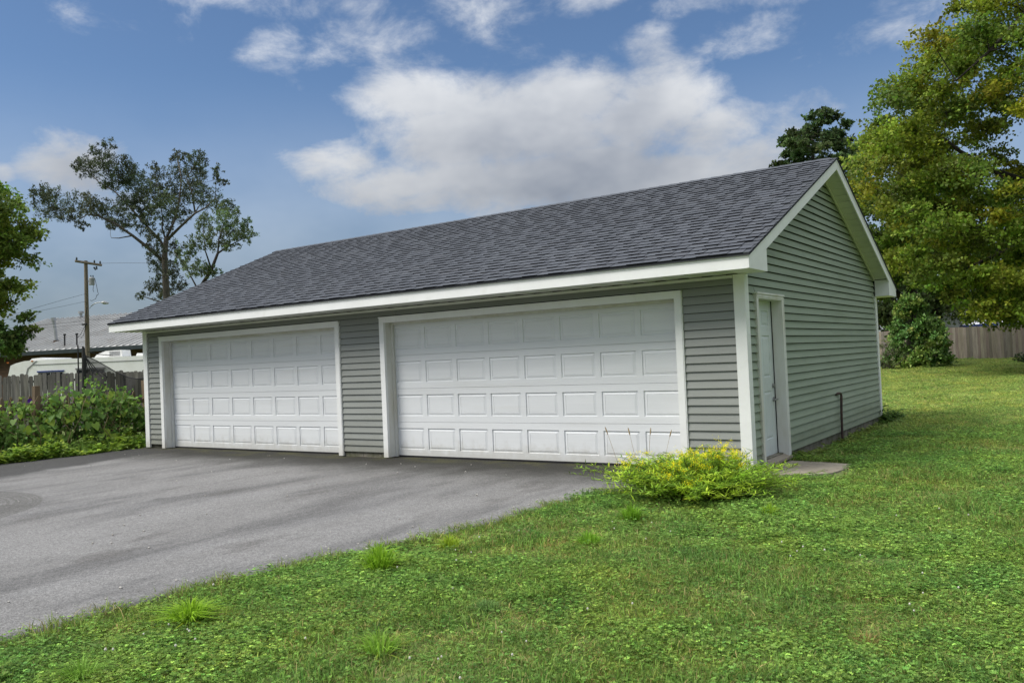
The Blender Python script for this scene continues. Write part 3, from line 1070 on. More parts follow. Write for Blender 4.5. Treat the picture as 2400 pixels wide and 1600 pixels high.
# rakes (both gables): barge board, sloped soffit of slats, return boxes
for gx_, sgn in ((0, 1), (-W, -1)):
    ov = ORR if sgn > 0 else OLL
    xo, xi = gx_ + sgn * ov, gx_ + sgn * (ov - .02)
    for s in (0, 1):
        f = lambda y: y if not s else D - y
        top = lambda y: ZFT + (y + OV) * TT - .026
        RK = MB().prism([(f(-OV), top(-OV)), (f(D / 2), top(D / 2)), (f(D / 2), top(D / 2) - .15), (f(-OV + .2), top(-OV + .2) - .15), (f(-OV), ZFB + .002)], 0, xi, xo)
        RK.prism([(f(-OV), top(-OV) + .001), (f(D / 2), top(D / 2) + .001), (f(D / 2), top(D / 2) - .028), (f(-OV), top(-OV) - .028)], 0, xo + sgn * .0005, xo + sgn * .006)
        RK.build('barge_board', M_WHITE, GAR)
        if sgn < 0:
            MB().prism([(f(-OV + .03), top(-OV + .03) - .12), (f(D / 2), top(D / 2) - .12), (f(D / 2), top(D / 2) - .11), (f(-OV + .03), top(-OV + .03) - .11)], 0,
                       gx_ - .001, xi + .001).build('soffit', M_SOFFIT, GAR)
        else:
            base = MB().prism([(f(.10), top(.10) - .10), (f(D / 2), top(D / 2) - .10), (f(D / 2), top(D / 2) - .09), (f(.10), top(.10) - .09)], 0, gx_ + .001, xi - .001)
            SF = base.build('soffit', M_SOFFIT, GAR)
            y, kk = .09, 0
            while y < D / 2 - .01:
                y2 = min(y + .092, D / 2)
                dz = -.112 + (.004 if kk % 2 else 0)
                MB().prism([(f(y + .003), top(y + .003) + dz), (f(y2 - .003), top(y2 - .003) + dz), (f(y2 - .003), top(y2 - .003) - .1005), (f(y + .003), top(y + .003) - .1005)],
                           0, gx_ + .02, xi - .002).build('soffit_slat', M_SOFFIT, SF)
                y, kk = y + .092, kk + 1
            MB().prism([(f(.10), top(.10) - .14), (f(D / 2), top(D / 2) - .14), (f(D / 2), top(D / 2) - .101), (f(.10), top(.10) - .101)], 0, gx_ + .030, gx_ + .050).build('soffit_trim', M_SOFFIT, SF)
        # return box
        ye = .07
        rb = MB()
        rb.prism([(f(-OV + .003), ZFB + .001), (f(ye), ZFB + .001), (f(ye), top(ye) - .12), (f(ye - .14), top(ye - .14) - .151), (f(-OV + .2), top(-OV + .2) - .151)], 0, xi + sgn * .003, xo - sgn * .003)
        rb.prism([(gx_ + sgn * .040, ZFB + .002), (xi, ZFB + .002), (xi, top(ye) - .115), (gx_ + sgn * .040, top(ye) - .115)], 1, f(ye - .02), f(ye - .0005))
        rb.box((gx_ + sgn * .004, f(-OV + .021), ZFB - .0005), (xi - sgn * .002, f(ye - .021), ZFB + .012))
        rb.build('eave_return', M_WHITE, GAR)

# pipe beside the wall
pp = thing('pipe', 'thin dark bent pipe rising from the grass beside the side wall', 'pipe', (.065, 4.12, -.14))
MB().tube([(.065, 4.12, -.2), (.066, 4.15, .3), (.065, 4.2, .575), (.06, 4.18, .605), (.05, 4.13, .612)], .019, 8).build('pipe_shaft', M_PIPE, pp)
MB().tube([(.05, 4.13, .612), (.02, 4.02, .606)], .022, 8).build('pipe_elbow', M_PIPE, pp)

# ------------------------------------------------------------------ fences
def plank(w, h, th, top, tint):
    b = MB()
    hw = w / 2
    if top == 'dog':
        p = [(-hw, 0), (hw, 0), (hw, h - .03), (hw - .03, h), (-hw + .03, h), (-hw, h - .03)]
    elif top == 'gothic':
        p = [(-hw, 0), (hw, 0), (hw, h - .14), (hw * .72, h - .115), (hw * .8, h - .07), (hw * .45, h - .025), (0, h), (-hw * .45, h - .025), (-hw * .8, h - .07), (-hw * .72, h - .115), (-hw, h - .14)]
    else:
        p = [(-hw, 0), (hw, 0), (hw, h), (-hw, h)]
    return b.prism(p, 1, -th / 2, th / 2, tint)


def run_fence(name, label, cat, p0, p1, pitch, w, h, top, m, part, ground, gap=0., missing=0., post_at=2.4, hj=.03, back=1, lean=.012, browns=False):
    p0, p1 = np.array(p0, float), np.array(p1, float)
    L_ = np.linalg.norm(p1 - p0)
    e = (p1 - p0) / L_
    ang = math.atan2(e[1], e[0])
    mid = (p0 + p1) / 2
    t = thing(name, label, cat, (mid[0], mid[1], ground(*mid)))
    var = []
    for i in range(10):
        g = random.uniform(.72, 1.28)
        if browns:
            tn = (g * random.uniform(.95, 1.1), g, g * random.uniform(.88, 1.0))
        else:
            tn = (g, g * .99, g * random.uniform(.93, 1.03))
        var.append(plank(w * random.uniform(.93, 1.0), h + random.uniform(-hj, hj), .018, top, tn).mesh(part, m, tint=True))
    n = int(L_ / pitch)
    nrm = np.array([-e[1], e[0]]) * back
    for i in range(n):
        if random.random() < missing:
            continue
        c = p0 + e * (i + .5) * pitch
        o = link(part, random.choice(var), t, (c[0], c[1], ground(*c) - .02 + random.uniform(-hj, hj) * .6), (0, random.gauss(0, lean), ang))
    rails = (.25, h * .5, h - .28) if h > 1.4 else (.3, h - .3)
    for z in rails:
        b = MB()
        a, c = p0 + nrm * .03, p1 + nrm * .03
        for j in range(max(1, int(L_ / post_at))):
            k0, k1 = j / max(1, int(L_ / post_at)), (j + 1) / max(1, int(L_ / post_at))
            q0, q1 = a + (c - a) * k0, a + (c - a) * k1
            off = nrm * .036
            za, zb = ground(*q0) + z, ground(*q1) + z
            b.add([(*q0, za), (*q1, zb), (*(q1 + off), zb), (*(q0 + off), za), (*q0, za + .085), (*q1, zb + .085), (*(q1 + off), zb + .085), (*(q0 + off), za + .085)],
                  [(0, 3, 2, 1), (4, 5, 6, 7), (0, 1, 5, 4), (1, 2, 6, 5), (2, 3, 7, 6), (3, 0, 4, 7)], (.8, .8, .8))
        b.build('rail', m, t, tint=True)
    for j in range(int(L_ / post_at) + 1):
        c = p0 + e * min(j * post_at, L_) + nrm * .115
        z = ground(*c)
        MB().box((-.045, -.045, -.3), (.045, .045, h - .06), (.85, .85, .85)).build('post', m, t, tint=True, loc=(c[0], c[1], z)).rotation_euler = (0, 0, ang)
    return t


gfn = lambda x, y: float(gz(x, y))
# weathered privacy fence far left, in front of the trailer
a, b = P(0, 890, 27)[:2], P(340, 890, 27)[:2]
e = (b - a) / np.linalg.norm(b - a)
run_fence('privacy_fence', 'silver weathered board fence with gaps in front of the white trailer', 'fence', a - e * 3.2, b + e * 3.5, .148, .138, 1.83, 'dog', M_FENCE_OLD,
          'fence_board', lambda x, y: -.24, missing=.02, hj=.04, lean=.01)
# brown board fence at the back of the lawn
a, b = P(2055, 776, 50)[:2], P(2400, 758, 44.3)[:2]
e = (b - a) / np.linalg.norm(b - a)
run_fence('privacy_fence', 'long brown board fence along the back of the lawn behind the shrub', 'fence', a - e * 3, b + e * 7, .142, .1405, 1.83, 'flat', M_FENCE_NEW,
          'fence_board', gfn, hj=.012, lean=.003, browns=True)
# low picket fence swallowed by the vines
PF = run_fence('picket_fence', 'low brown pointed picket fence overgrown by vines beside the garage corner', 'fence', (-13.62, -6.6), (-13.6, .62), .178, .085, 1.22, 'gothic', M_PICKET,
               'picket', gfn, post_at=40, hj=.012, lean=.01, back=-1)
for (x, y, z, w) in ((-13.56, .72, 1.28, .055), (-13.52, -1.66, 1.27, .05), (-13.55, -4.1, 1.2, .05)):
    MB().box((-w, -w, -.3), (w, w, z + .13), (1.05, .98, .92)).build('post', M_PICKET, PF, tint=True, loc=(x, y, -.13)).rotation_euler = (random.gauss(0, .02), random.gauss(0, .02), .1)

# ------------------------------------------------------------------ trees
def bez(a, b, bow, n=6):
    a, b = np.asarray(a, float), np.asarray(b, float)
    t = np.linspace(0, 1, n)[:, None]
    m = (a + b) / 2 + np.asarray(bow)
    return (1 - t) ** 2 * a + 2 * t * (1 - t) * m + t * t * b


def crown_leaves(clumps, L, Wd, twigs, per, up=.35, jit=.10, droop=.0, scatter=.6, spread=.24):
    """clumps: (centre, radii(3), colour(3), density)"""
    parts = []
    for (c, r, col, dens) in clumps:
        r = np.asarray(r, float)
        m = max(3, int(twigs * dens))
        dirs = rdir(m, up)
        ln = rng.uniform(.55, 1.12, (m, 1))
        k = per
        u = rng.uniform(.15, 1.0, (m, k, 1)) ** .7
        start = unit(rng.normal(0, 1, (m, 3))) * rng.random((m, 1)) ** .4 * scatter
        pos = start[:, None, :] + (dirs * ln)[:, None, :] * u * (1.1 - .75 * scatter)
        pos = pos + rng.normal(0, jit, (m, k, 3)) * (1.15 - u * .5)
        pos[..., 2] -= droop * u[..., 0] ** 2
        pos = np.asarray(c) + pos.reshape(-1, 3) * r
        n = len(pos)
        d = unit(np.repeat(dirs, k, 0) * .7 + rng.normal(0, .7, (n, 3)))
        nr = unit(rng.normal(0, .7, (n, 3)) + [0, 0, .8])
        cv = np.asarray(col) * rng.lognormal(0, spread, (n, 1)) * np.repeat(rng.lognormal(0, spread, (m, 1)), k, 0) * (1 + rng.normal(0, .07, (n, 3)))
        sc = rng.uniform(.65, 1.25, n)
        parts.append(leaves(pos, d, nr, L * sc, Wd * sc, np.clip(cv, .004, .6)))
    return merge(parts)


def limb_mesh(paths, n=7):
    b = MB()
    for pts, rad in paths:
        b.tube(pts, rad, n)
    return b


def make_tree(name, label, base, trunk, limbs, clumps, L, Wd, twigs, per, bark=M_BARK, cat='tree', group=None, auto=True, r_twig=.018, leafm=M_LEAF, **kw):
    """trunk/limbs: (points, radii). clumps not on a limb get a branch from the nearest wood."""
    t = thing(name, label, cat, tuple(base), group)
    limb_mesh([trunk], 10).build('trunk', bark, t, smooth=True)
    lb = MB()
    nodes = [(np.asarray(p, float), r) for p, r in zip(*trunk)][1:]
    for pts, rad in limbs:
        lb.tube(pts, rad, 7)
        nodes += [(np.asarray(p, float), r) for p, r in zip(pts, rad)]
    if auto:
        order = sorted(range(len(clumps)), key=lambda i: min(np.linalg.norm(np.asarray(clumps[i][0]) - n[0]) for n in nodes[:40]))
        for i in order:
            c, r = np.asarray(clumps[i][0], float), clumps[i][1]
            best = min(nodes, key=lambda n: np.linalg.norm(c - n[0]) + max(0, n[0][2] - c[2]) * .8)
            dist = np.linalg.norm(c - best[0])
            if dist < .05:
                continue
            r0 = min(best[1] * .75, .02 + .018 * dist)
            pts = bez(best[0], c, rng.normal(0, .08, 3) * dist + [0, 0, -.06 * dist], 5)
            rad = np.linspace(r0, max(r_twig, r0 * .35), 5)
            lb.tube(pts, rad, 5, cap=False)
            nodes += [(pts[j], rad[j]) for j in (2, 4)]
            for d in rdir(4, .35):                                  # bare twigs inside the clump
                lb.tube([c - d * .1, c + d * np.asarray(r) * .75], [r_twig * .8, r_twig * .25], 3, cap=False)
    if lb.v:
        lb.build('limbs', bark, t, smooth=True)
    V, F, C = crown_leaves(clumps, L, Wd, twigs, per, **kw)
    link('crown', npmesh('crown', V, F, leafm, C), t)
    return t


LEAFK = 1.65


def vary(col, k=.16):
    return LEAFK * np.asarray(col) * random.uniform(1 - k, 1 + k) * (1 + rng.normal(0, .05, 3))


# sparse grey-green tree and its slighter neighbour behind the left of the roof
S1 = lambda x, y, t: P(x / 3.409, 300 + y / 3.409, t)
T1, T2 = 45., 40.
px1 = T1 / FPX / 3.409


def path1(pts, r0, r1, t=T1, dz=0.):
    n = len(pts)
    return [S1(x, y, t + dz * i / n) for i, (x, y) in enumerate(pts)], list(np.linspace(r0, r1, n))


OLIVE = (.046, .058, .032)
cl = []
for (x, y, rx, ry) in [(330, 560, 70, 80), (420, 650, 110, 80), (400, 520, 70, 45), (590, 620, 55, 100), (560, 720, 80, 50), (700, 620, 60, 70), (800, 650, 100, 65), (640, 310, 65, 45),
                       (740, 330, 90, 60), (840, 180, 45, 75), (760, 230, 40, 65), (860, 450, 60, 70), (850, 300, 60, 60), (980, 330, 70, 80), (950, 420, 70, 70), (1050, 400, 90, 90),
                       (1110, 500, 70, 100), (1000, 600, 80, 60), (1060, 620, 55, 95), (930, 700, 110, 60), (1250, 370, 65, 65), (1280, 490, 80, 80), (1180, 560, 60, 70),
                       (1300, 620, 100, 100), (1430, 560, 100, 110), (1420, 250, 65, 55), (1570, 270, 75, 75), (1450, 360, 85, 55), (1560, 440, 80, 85), (1640, 560, 100, 80),
                       (1730, 410, 45, 40), (1790, 450, 40, 28), (1740, 350, 35, 35), (1600, 340, 50, 60), (1770, 620, 80, 50), (1150, 790, 70, 60), (1000, 780, 80, 50), (1230, 860, 60, 40),
                       (1450, 690, 80, 60), (1360, 790, 50, 70), (1400, 960, 45, 75), (1230, 1080, 55, 65), (1350, 1080, 45, 60), (1250, 1290, 85, 65), (1420, 1280, 75, 50), (1330, 1340, 60, 40),
                       (900, 780, 60, 45), (650, 780, 50, 28), (1120, 680, 60, 50), (1200, 700, 50, 50), (1130, 1340, 40, 30), (1240, 980, 55, 50), (1290, 1180, 60, 60), (1390, 1160, 60, 60), (1190, 930, 50, 40)]:
    t = T1 + random.uniform(-2.2, 2.2)
    r = (rx * px1 * 1.3, max(rx, ry) * px1 * 1.2, ry * px1 * 1.35)
    cl.append((S1(x, y, t), r, vary(OLIVE, .22), rx * ry / 4600))
tr = path1([(1335, 2300), (1335, 1400), (1322, 1200), (1315, 1050), (1320, 950), (1332, 870)], .20, .12)
lm = [path1([(1305, 1060), (1150, 930), (1060, 860), (930, 770), (780, 700), (700, 690), (600, 750)], .10, .02, dz=-1.2),
      path1([(1315, 960), (1280, 900), (1180, 790), (1090, 690), (1010, 600), (920, 510), (800, 440), (680, 330)], .085, .02, dz=1.2),
      path1([(1330, 900), (1440, 790), (1560, 680), (1640, 640), (1720, 560)], .085, .025, dz=-1),
      path1([(1330, 880), (1390, 750), (1430, 600), (1450, 400), (1420, 260)], .07, .02, dz=1),
      path1([(1325, 900), (1295, 800), (1300, 720), (1280, 600), (1250, 420)], .05, .015, dz=-.6),
      path1([(1560, 680), (1530, 500), (1490, 400), (1570, 280)], .05, .02, dz=.6),
      path1([(1060, 860), (950, 880), (890, 878)], .04, .015)]
base = S1(1335, 2300, T1)
make_tree('sparse_tree', 'tall sparse grey-green tree with forked bare limbs rising behind the roof', base, tr, lm, cl, .115, .058, 44, 19, bark=M_BARK, up=1.2, jit=.10, r_twig=.010, scatter=.95)
px2 = T2 / FPX / 3.409
cl = []
for (x, y, rx, ry) in [(1630, 800, 60, 90), (1560, 930, 60, 65), (1680, 900, 60, 75), (1800, 760, 85, 80), (1860, 690, 55, 50), (1780, 680, 50, 50), (1900, 850, 90, 75), (1990, 880, 60, 55),
                       (1960, 770, 50, 40), (1780, 890, 70, 65), (1850, 950, 65, 40), (1560, 1130, 75, 65), (1640, 1150, 65, 50), (1720, 1150, 50, 40), (1480, 1080, 40, 50), (1420, 1000, 35, 55), (1520, 1010, 45, 45)]:
    t = T2 + random.uniform(-1.2, 1.2)
    cl.append((S1(x, y, t), (rx * px2 * 1.25, rx * px2 * 1.2, ry * px2 * 1.3), vary((.065, .09, .038), .2), rx * ry / 4200))
make_tree('young_tree', 'smaller thin-limbed tree standing between the sparse tree and the roof', S1(1620, 2400, T2), path1([(1620, 2400), (1600, 1700), (1610, 1260), (1690, 1130), (1740, 1000)], .14, .06, T2),
          [path1([(1740, 1000), (1830, 940), (1950, 880)], .05, .015, T2), path1([(1740, 1000), (1750, 880), (1800, 740)], .045, .015, T2, .5),
           path1([(1600, 1350), (1560, 1250), (1480, 1100), (1390, 990)], .05, .015, T2), path1([(1690, 1130), (1640, 980), (1620, 800)], .045, .015, T2, -.5)],
          cl, .105, .054, 38, 18, up=1.2, jit=.10, r_twig=.009, bark=M_BARK_D, scatter=.95)


def ball_clumps(centre, radii, n, cr, cols, keep=None, shell=.45, dens=1.0):
    out = []
    tries = 0
    while len(out) < n and tries < n * 40:
        tries += 1
        v = rdir(1)[0] * random.uniform(shell, 1.0)
        c = np.asarray(centre) + v * np.asarray(radii)
        if keep and not keep(c):
            continue
        r = cr * random.uniform(.65, 1.3)
        out.append((c, (r, r, r * .62), vary(random.choice(cols), .2), dens * random.uniform(.7, 1.3)))
    return out


def pix(p):
    v = np.asarray(p) - CAM
    d = v @ FW
    return 1200 + FPX * (v @ RI) / d, 800 - FPX * (v @ UP) / d


# bright maple-like tree at the left edge
c = P(-130, 572, 36)
cl = ball_clumps(c, (3.5, 3.5, 3.5), 190, .72, [(.125, .16, .022), (.095, .135, .022), (.07, .11, .02), (.15, .17, .022)], shell=.5)
cl += ball_clumps(P(0, 800, 35), (1.5, 1.5, .9), 14, .5, [(.06, .10, .022), (.085, .12, .025)], shell=.2)
cl += [(P(60, 745, 35), (.6, .6, .3), (.075, .115, .022), .6), (P(40, 790, 35), (.6, .6, .3), (.06, .10, .022), .6), (P(85, 770, 35), (.4, .4, .15), (.09, .12, .022), .3)]
b0 = np.array([c[0] - 1.0, c[1] - .7, -.25])
make_tree('leafy_tree', 'bright yellow-green leafy tree cut off by the photo edge above the trailer', b0, ([b0, b0 + [0, 0, 2], b0 + [.2, .1, 4], c + [0, 0, 1.5]], [.26, .22, .17, .06]), [],
          cl, .17, .12, 26, 15, up=.2, jit=.16, r_twig=.012)

# big maple on the right, its trunk just out of the picture
MC = P(2440, 330, 31)
YG = [(.114, .152, .018), (.094, .134, .018), (.135, .168, .018), (.078, .118, .018), (.172, .186, .018), (.106, .146, .020)]


SIL = [(2235, -400), (2211, 0), (2190, 40), (2170, 75), (2140, 110), (2145, 165), (2075, 185), (2060, 225), (2062, 265), (2030, 310), (2032, 350), (2000, 400), (1985, 450), (2030, 540), (2075, 600), (2120, 660),
       (2180, 690), (2250, 735), (2330, 760), (2420, 770), (2900, 760)]
SILA = np.array(SIL)


def in_maple(c):
    x, y = pix(c)
    if y > 745 and x < 2500 or y > 790:
        return False
    xl = np.interp(y, SILA[:9, 1], SILA[:9, 0]) if y < 225 else (np.interp(y, SILA[8:14, 1], SILA[8:14, 0]) if y < 540 else np.interp(y, SILA[13:, 1], SILA[13:, 0]))
    return x > xl + 6


cl = ball_clumps(MC, (9.6, 6.4, 9.6), 430, .95, YG, keep=in_maple, shell=.4)
for (x, y) in ((2215, 665), (2245, 690), (2285, 705), (2320, 725), (2360, 735), (2400, 735), (2440, 740), (2265, 655), (2310, 680), (2350, 695), (2395, 690), (2180, 640), (2225, 615), (2300, 640), (2360, 650), (2150, 600), (2340, 750), (2285, 738)):
    r = random.uniform(.5, .85)
    cl.append((P(x, y, random.uniform(27.5, 31)), (r, r, r * .6), vary(random.choice(YG), .2), random.uniform(.6, 1.0)))
tb = np.array([MC[0] + 1.2, MC[1] + .3, gfn(MC[0] + 1.2, MC[1] + .3)])
fork = tb + [-.2, 0, 3.2]
TM = 31.
lmb = lambda pts, r0, r1, t0=TM: ([P(x, y, t0 + dt) for x, y, dt in pts], list(np.linspace(r0, r1, len(pts))))
lm = [([fork, *lmb([(2400, 425, 0), (2330, 400, -.5), (2250, 355, -1), (2205, 318, -1.2)], 1, 1)[0]], [.22, .15, .11, .07, .03]),
      ([fork, *lmb([(2420, 560, 1), (2330, 600, 1.5), (2240, 640, 2)], 1, 1)[0]], [.2, .13, .08, .03]),
      ([fork, *lmb([(2440, 250, 0), (2390, 40, -1), (2290, 150, -2), (2220, 210, -2.5)], 1, 1)[0][:1], P(2400, 30, 30), P(2320, 120, 29), P(2240, 190, 28.6)], [.2, .13, .10, .06, .03]),
      ([fork, P(2470, 200, 31.5), P(2480, -100, 32)], [.24, .16, .08]), ([fork, P(2600, 300, 30), P(2700, 150, 30)], [.2, .12, .06])]
make_tree('maple_tree', 'huge yellowing maple tree overhanging the lawn from the right side', tb, ([tb, tb + [0, 0, 1.5], fork], [.42, .36, .30]), lm, cl, .135, .105, 34, 17,
          bark=M_BARK_D, up=.15, jit=.15, r_twig=.014)

# second tree between the gable and the maple, darker, further back
c2 = P(2095, 530, 42)
b2 = np.array([*P(2135, 760, 43)[:2], 0])
b2[2] = gfn(b2[0], b2[1])
cl = ball_clumps(c2, (4.3, 3.4, 4.6), 130, 1.0, [(.095, .145, .024), (.08, .125, .024), (.115, .16, .024), (.07, .11, .024)], keep=lambda c: pix(c)[1] < 690 and pix(c)[0] > 1930, shell=.35)
make_tree('shade_tree', 'green shade tree with dark trunk between the gable and the maple', b2, ([b2, b2 + [.1, 0, 3], b2 + [.2, .1, 5.5], c2 + [0, 0, 2]], [.34, .28, .2, .07]),
          [([b2 + [.1, 0, 2.8], b2 + [-1.4, 0, 5.0], b2 + [-2.2, 0, 6.5]], [.18, .1, .04])], cl, .19, .14, 22, 13, bark=M_BARK_D, up=.1, jit=.15)
# dark tree peeping over the ridge
c3 = P(1905, 350, 50)
b3 = np.array([c3[0], c3[1], gfn(c3[0], c3[1])])
cl = ball_clumps(c3 + np.array([0, 0, -.6]), (2.6, 2.6, 2.8), 58, .58, [(.050, .078, .028), (.06, .09, .032), (.044, .07, .026)], shell=.45)
cl += [(P(1820, 385, 50), (.5, .5, .22), (.045, .066, .02), .5), (P(1855, 312, 50), (.5, .5, .3), (.045, .066, .02), .6), (P(1990, 330, 50), (.35, .35, .3), (.045, .066, .02), .4), (P(1925, 268, 50), (.5, .5, .35), (.045, .066, .02), .5), (P(2000, 365, 50), (.5, .5, .3), (.045, .066, .02), .6)]
make_tree('dark_tree', 'dark green treetop peeping over the roof ridge near the gable peak', b3, ([b3, b3 + [0, 0, 6], c3 + [0, 0, 1]], [.3, .22, .05]), [], cl, .22, .15, 20, 12, bark=M_BARK_D, up=.4, jit=.16)
# dense dark trees behind the brown fence
for i, (x, y, t, rx, rz, lab) in enumerate([(2090, 690, 56, 3.2, 3.6, 'dark dense tree behind the brown fence next to the garage corner'),
                                            (2190, 660, 60, 3.4, 4.2, 'dark dense tree behind the brown fence above the pale house'),
                                            (2420, 640, 62, 3.8, 4.0, 'dark dense tree behind the white canopy tent')]):
    c = P(x, y, t)
    bb = np.array([c[0], c[1], gfn(c[0], c[1])])
    cl = ball_clumps(c, (rx, rx, rz), 40, 1.25, [(.038, .056, .018), (.048, .066, .02)], shell=.35)
    make_tree('background_tree', lab, bb, ([bb, c], [.25, .1]), [], cl, .30, .22, 20, 11, bark=M_BARK_D, up=.1, jit=.16, group='trees behind the brown fence')

# shrub on the lawn
sb = P(2145, 858, 39)
sb[2] = gfn(sb[0], sb[1])
cl = []
for _ in range(80):
    z = random.random() ** 1.15
    prof = np.interp(z, [0, .08, .3, .6, .8, 1], [1.5, 1.45, 1.25, 1.05, .6, .12])
    a = random.uniform(0, 2 * math.pi)
    rr = prof * math.sqrt(random.uniform(.15, 1))
    cl.append((sb + np.array([rr * math.cos(a) + (.15 if z < .5 else -.1), rr * math.sin(a), .18 + z * 3.05]), (.42, .42, .34), vary((.09, .16, .042) if random.random() < .7 else (.15, .22, .05), .2), random.uniform(.7, 1.2)))
make_tree('lawn_shrub', 'tall rounded green shrub on the lawn in front of the brown fence', sb, ([sb, sb + [0, 0, 1.2], sb + [0, 0, 2.6]], [.08, .05, .02]), [], cl, .15, .085, 22, 12, bark=M_BARK_D, cat='shrub', up=.5, jit=.16, leafm=M_LEAF_S)
s2 = P(2418, 838, 38)
s2[2] = gfn(s2[0], s2[1])
cl = [(s2 + np.array([random.gauss(0, .3), random.gauss(0, .3), random.uniform(.05, .35)]), (.28, .28, .2), vary((.035, .06, .02)), .8) for _ in range(14)]
make_tree('low_bush', 'low dark bush at the foot of the brown fence, cut by the photo edge', s2, ([s2, s2 + [0, 0, .3]], [.03, .01]), [], cl, .09, .06, 14, 10, bark=M_BARK_D, cat='bush', leafm=M_LEAF_S)
s3 = P(2068, 856, 38.4)
s3[2] = gfn(s3[0], s3[1])
cl = [(s3 + np.array([random.gauss(0, .35), random.gauss(0, .3), random.uniform(.1, 1.5) * random.random() + .1]), (.3, .3, .28), vary((.085, .105, .045), .2), .6) for _ in range(16)]
make_tree('pale_bush', 'pale feathery bush between the tall shrub and the garage corner', s3, ([s3, s3 + [0, 0, .8]], [.03, .01]), [], cl, .10, .035, 12, 10, bark=M_BARK, cat='bush', up=.6)

# unseen tree belt added to block low sky light behind and beside the camera
parts = []
for _ in range(330):
    a = random.uniform(math.radians(35), math.radians(280))     # compass angle clockwise from +Y, the side away from the view
    rr = random.uniform(62, 80)
    c = np.array([CAM[0] + rr * math.sin(a), CAM[1] + rr * math.cos(a), random.uniform(1.0, 11.5)])
    m = 26
    pos = c + rng.normal(0, 1, (m, 3)) * [2.0, 2.0, 1.3]
    parts.append(leaves(pos, rdir(m), rdir(m, .5), 1.6, 1.3, np.asarray((.045, .068, .02)) * rng.lognormal(0, .25, (m, 1)) * np.ones((1, 3))))
V, F, C = merge(parts)
tag(link('unseen_tree_belt', npmesh('unseen_tree_belt', V, F, M_LEAF, C)), 'unseen belt of added trees blocking low sky light around the lot', 'added_trees', kind='stuff')

# ------------------------------------------------------------------ beyond the back fence: house and canopy
hc = P(2262, 800, 61)
HS = thing('neighbour_house', 'pale-sided house with brown roof glimpsed above the brown fence', 'house', (hc[0], hc[1], gfn(hc[0], hc[1])))
hz = gfn(hc[0], hc[1])
ang = math.atan2(RI[1], RI[0])


def obox(b, a, c, tint=None):
    """box in a frame turned by ang about hc"""
    n0 = len(b.v)
    b.box(a, c, tint)
    for i in range(n0, len(b.v)):
        x, y, z = b.v[i]
        b.v[i] = (hc[0] + x * math.cos(ang) - y * math.sin(ang), hc[1] + x * math.sin(ang) + y * math.cos(ang), hz + z)


b = MB()
obox(b, (-2.5, 0, 0), (6.5, 6, 2.75))
HW = b.build('wall', M_HOUSE, HS)
for i in range(13):
    b = MB()
    obox(b, (-2.5, -.02 - .004 * (i % 2), 2.68 - (i + 1) * .2 + .012), (6.5, -.002, 2.68 - i * .2))
    b.build('siding_board', M_HOUSE, HW)
b = MB()
obox(b, (-2.9, -.5, 2.76), (6.9, -.42, 2.95))
b.build('gutter', M_TENT, HS)
b = MB()
for s in (0,):
    pts = [(-2.9, -.5, 2.96), (6.9, -.5, 2.96), (6.9, 3.2, 4.5), (-2.9, 3.2, 4.5), (6.9, 6.5, 2.96), (-2.9, 6.5, 2.96)]
    w = [(hc[0] + x * math.cos(ang) - y * math.sin(ang), hc[1] + x * math.sin(ang) + y * math.cos(ang), hz + z) for x, y, z in pts]
    b.add(w, [(0, 1, 2, 3), (3, 2, 4, 5), (0, 3, 5), (1, 4, 2)])
b.build('roof', M_HROOF, HS)

tcn = P(2375, 745, 55)
tz = gfn(tcn[0], tcn[1])
TN = thing('canopy_tent', 'white canopy tent with dark blue valance behind the brown fence', 'tent', (tcn[0], tcn[1], tz))
ze = P(2375, 756, 55)[2]
apx = P(2375, 716, 55)[2]
R_ = 2.35
co = [(tcn[0] + R_ * sx * math.cos(ang) - R_ * sy * math.sin(ang), tcn[1] + R_ * sx * math.sin(ang) + R_ * sy * math.cos(ang)) for sx, sy in ((-1, -1), (1, -1), (1, 1), (-1, 1))]
b = MB()
b.add([(*c, ze) for c in co] + [(tcn[0], tcn[1], apx)] + [(*c, ze - .03) for c in co] + [(tcn[0], tcn[1], apx - .03)],
      [(0, 1, 4), (1, 2, 4), (2, 3, 4), (3, 0, 4), (6, 5, 9), (7, 6, 9), (8, 7, 9), (5, 8, 9)])
b.build('canopy_top', M_TENT, TN)
b = MB()
for i in range(4):
    p, q = co[i], co[(i + 1) % 4]
    b.add([(*p, ze - .001), (*q, ze - .001), (*q, ze - .30), (*p, ze - .30)], [(0, 1, 2, 3)])
b.build('valance', M_BLUE, TN)
for c in co:
    MB().tube([(*c, tz), (*c, ze)], .03, 6).build('leg', M_GALV, TN)

# ------------------------------------------------------------------ left background: trailer, metal building, pole
ta, tb_ = P(3, 890, 33), P(420, 890, 33)
e = (tb_ - ta)[:2]
TLEN = 8.2
e = e / np.linalg.norm(e)
nb = np.array([-e[1], e[0]])                     # away from the camera
TZ0 = -.3
TR = thing('travel_trailer', 'old white travel trailer with rounded front parked behind the weathered fence', 'trailer', (*(ta[:2] + e * 4), TZ0))


def tp(u, w, z):
    return (ta[0] + e[0] * u + nb[0] * w, ta[1] + e[1] * u + nb[1] * w, z)


zt_ = P(150, 837, 33)[2] - .08
prof = [(0.0, .15), (.02, .55), (.10, .95), (.38, zt_ - .16), (.62, zt_ - .07), (.95, zt_ + .0), (1.7, zt_ + .02), (TLEN, zt_), (TLEN, .15)]


def tprism(pr, w0, w1, m, name, parent, tint=None):
    n = len(pr)
    vs_ = [tp(u, w0, z) for u, z in pr] + [tp(u, w1, z) for u, z in pr]
    fs = [tuple(range(n)), tuple(range(2 * n - 1, n - 1, -1))] + [(i, i + n, (i + 1) % n + n, (i + 1) % n) for i in range(n)]
    return MB().add(vs_, fs).build(name, m, parent)


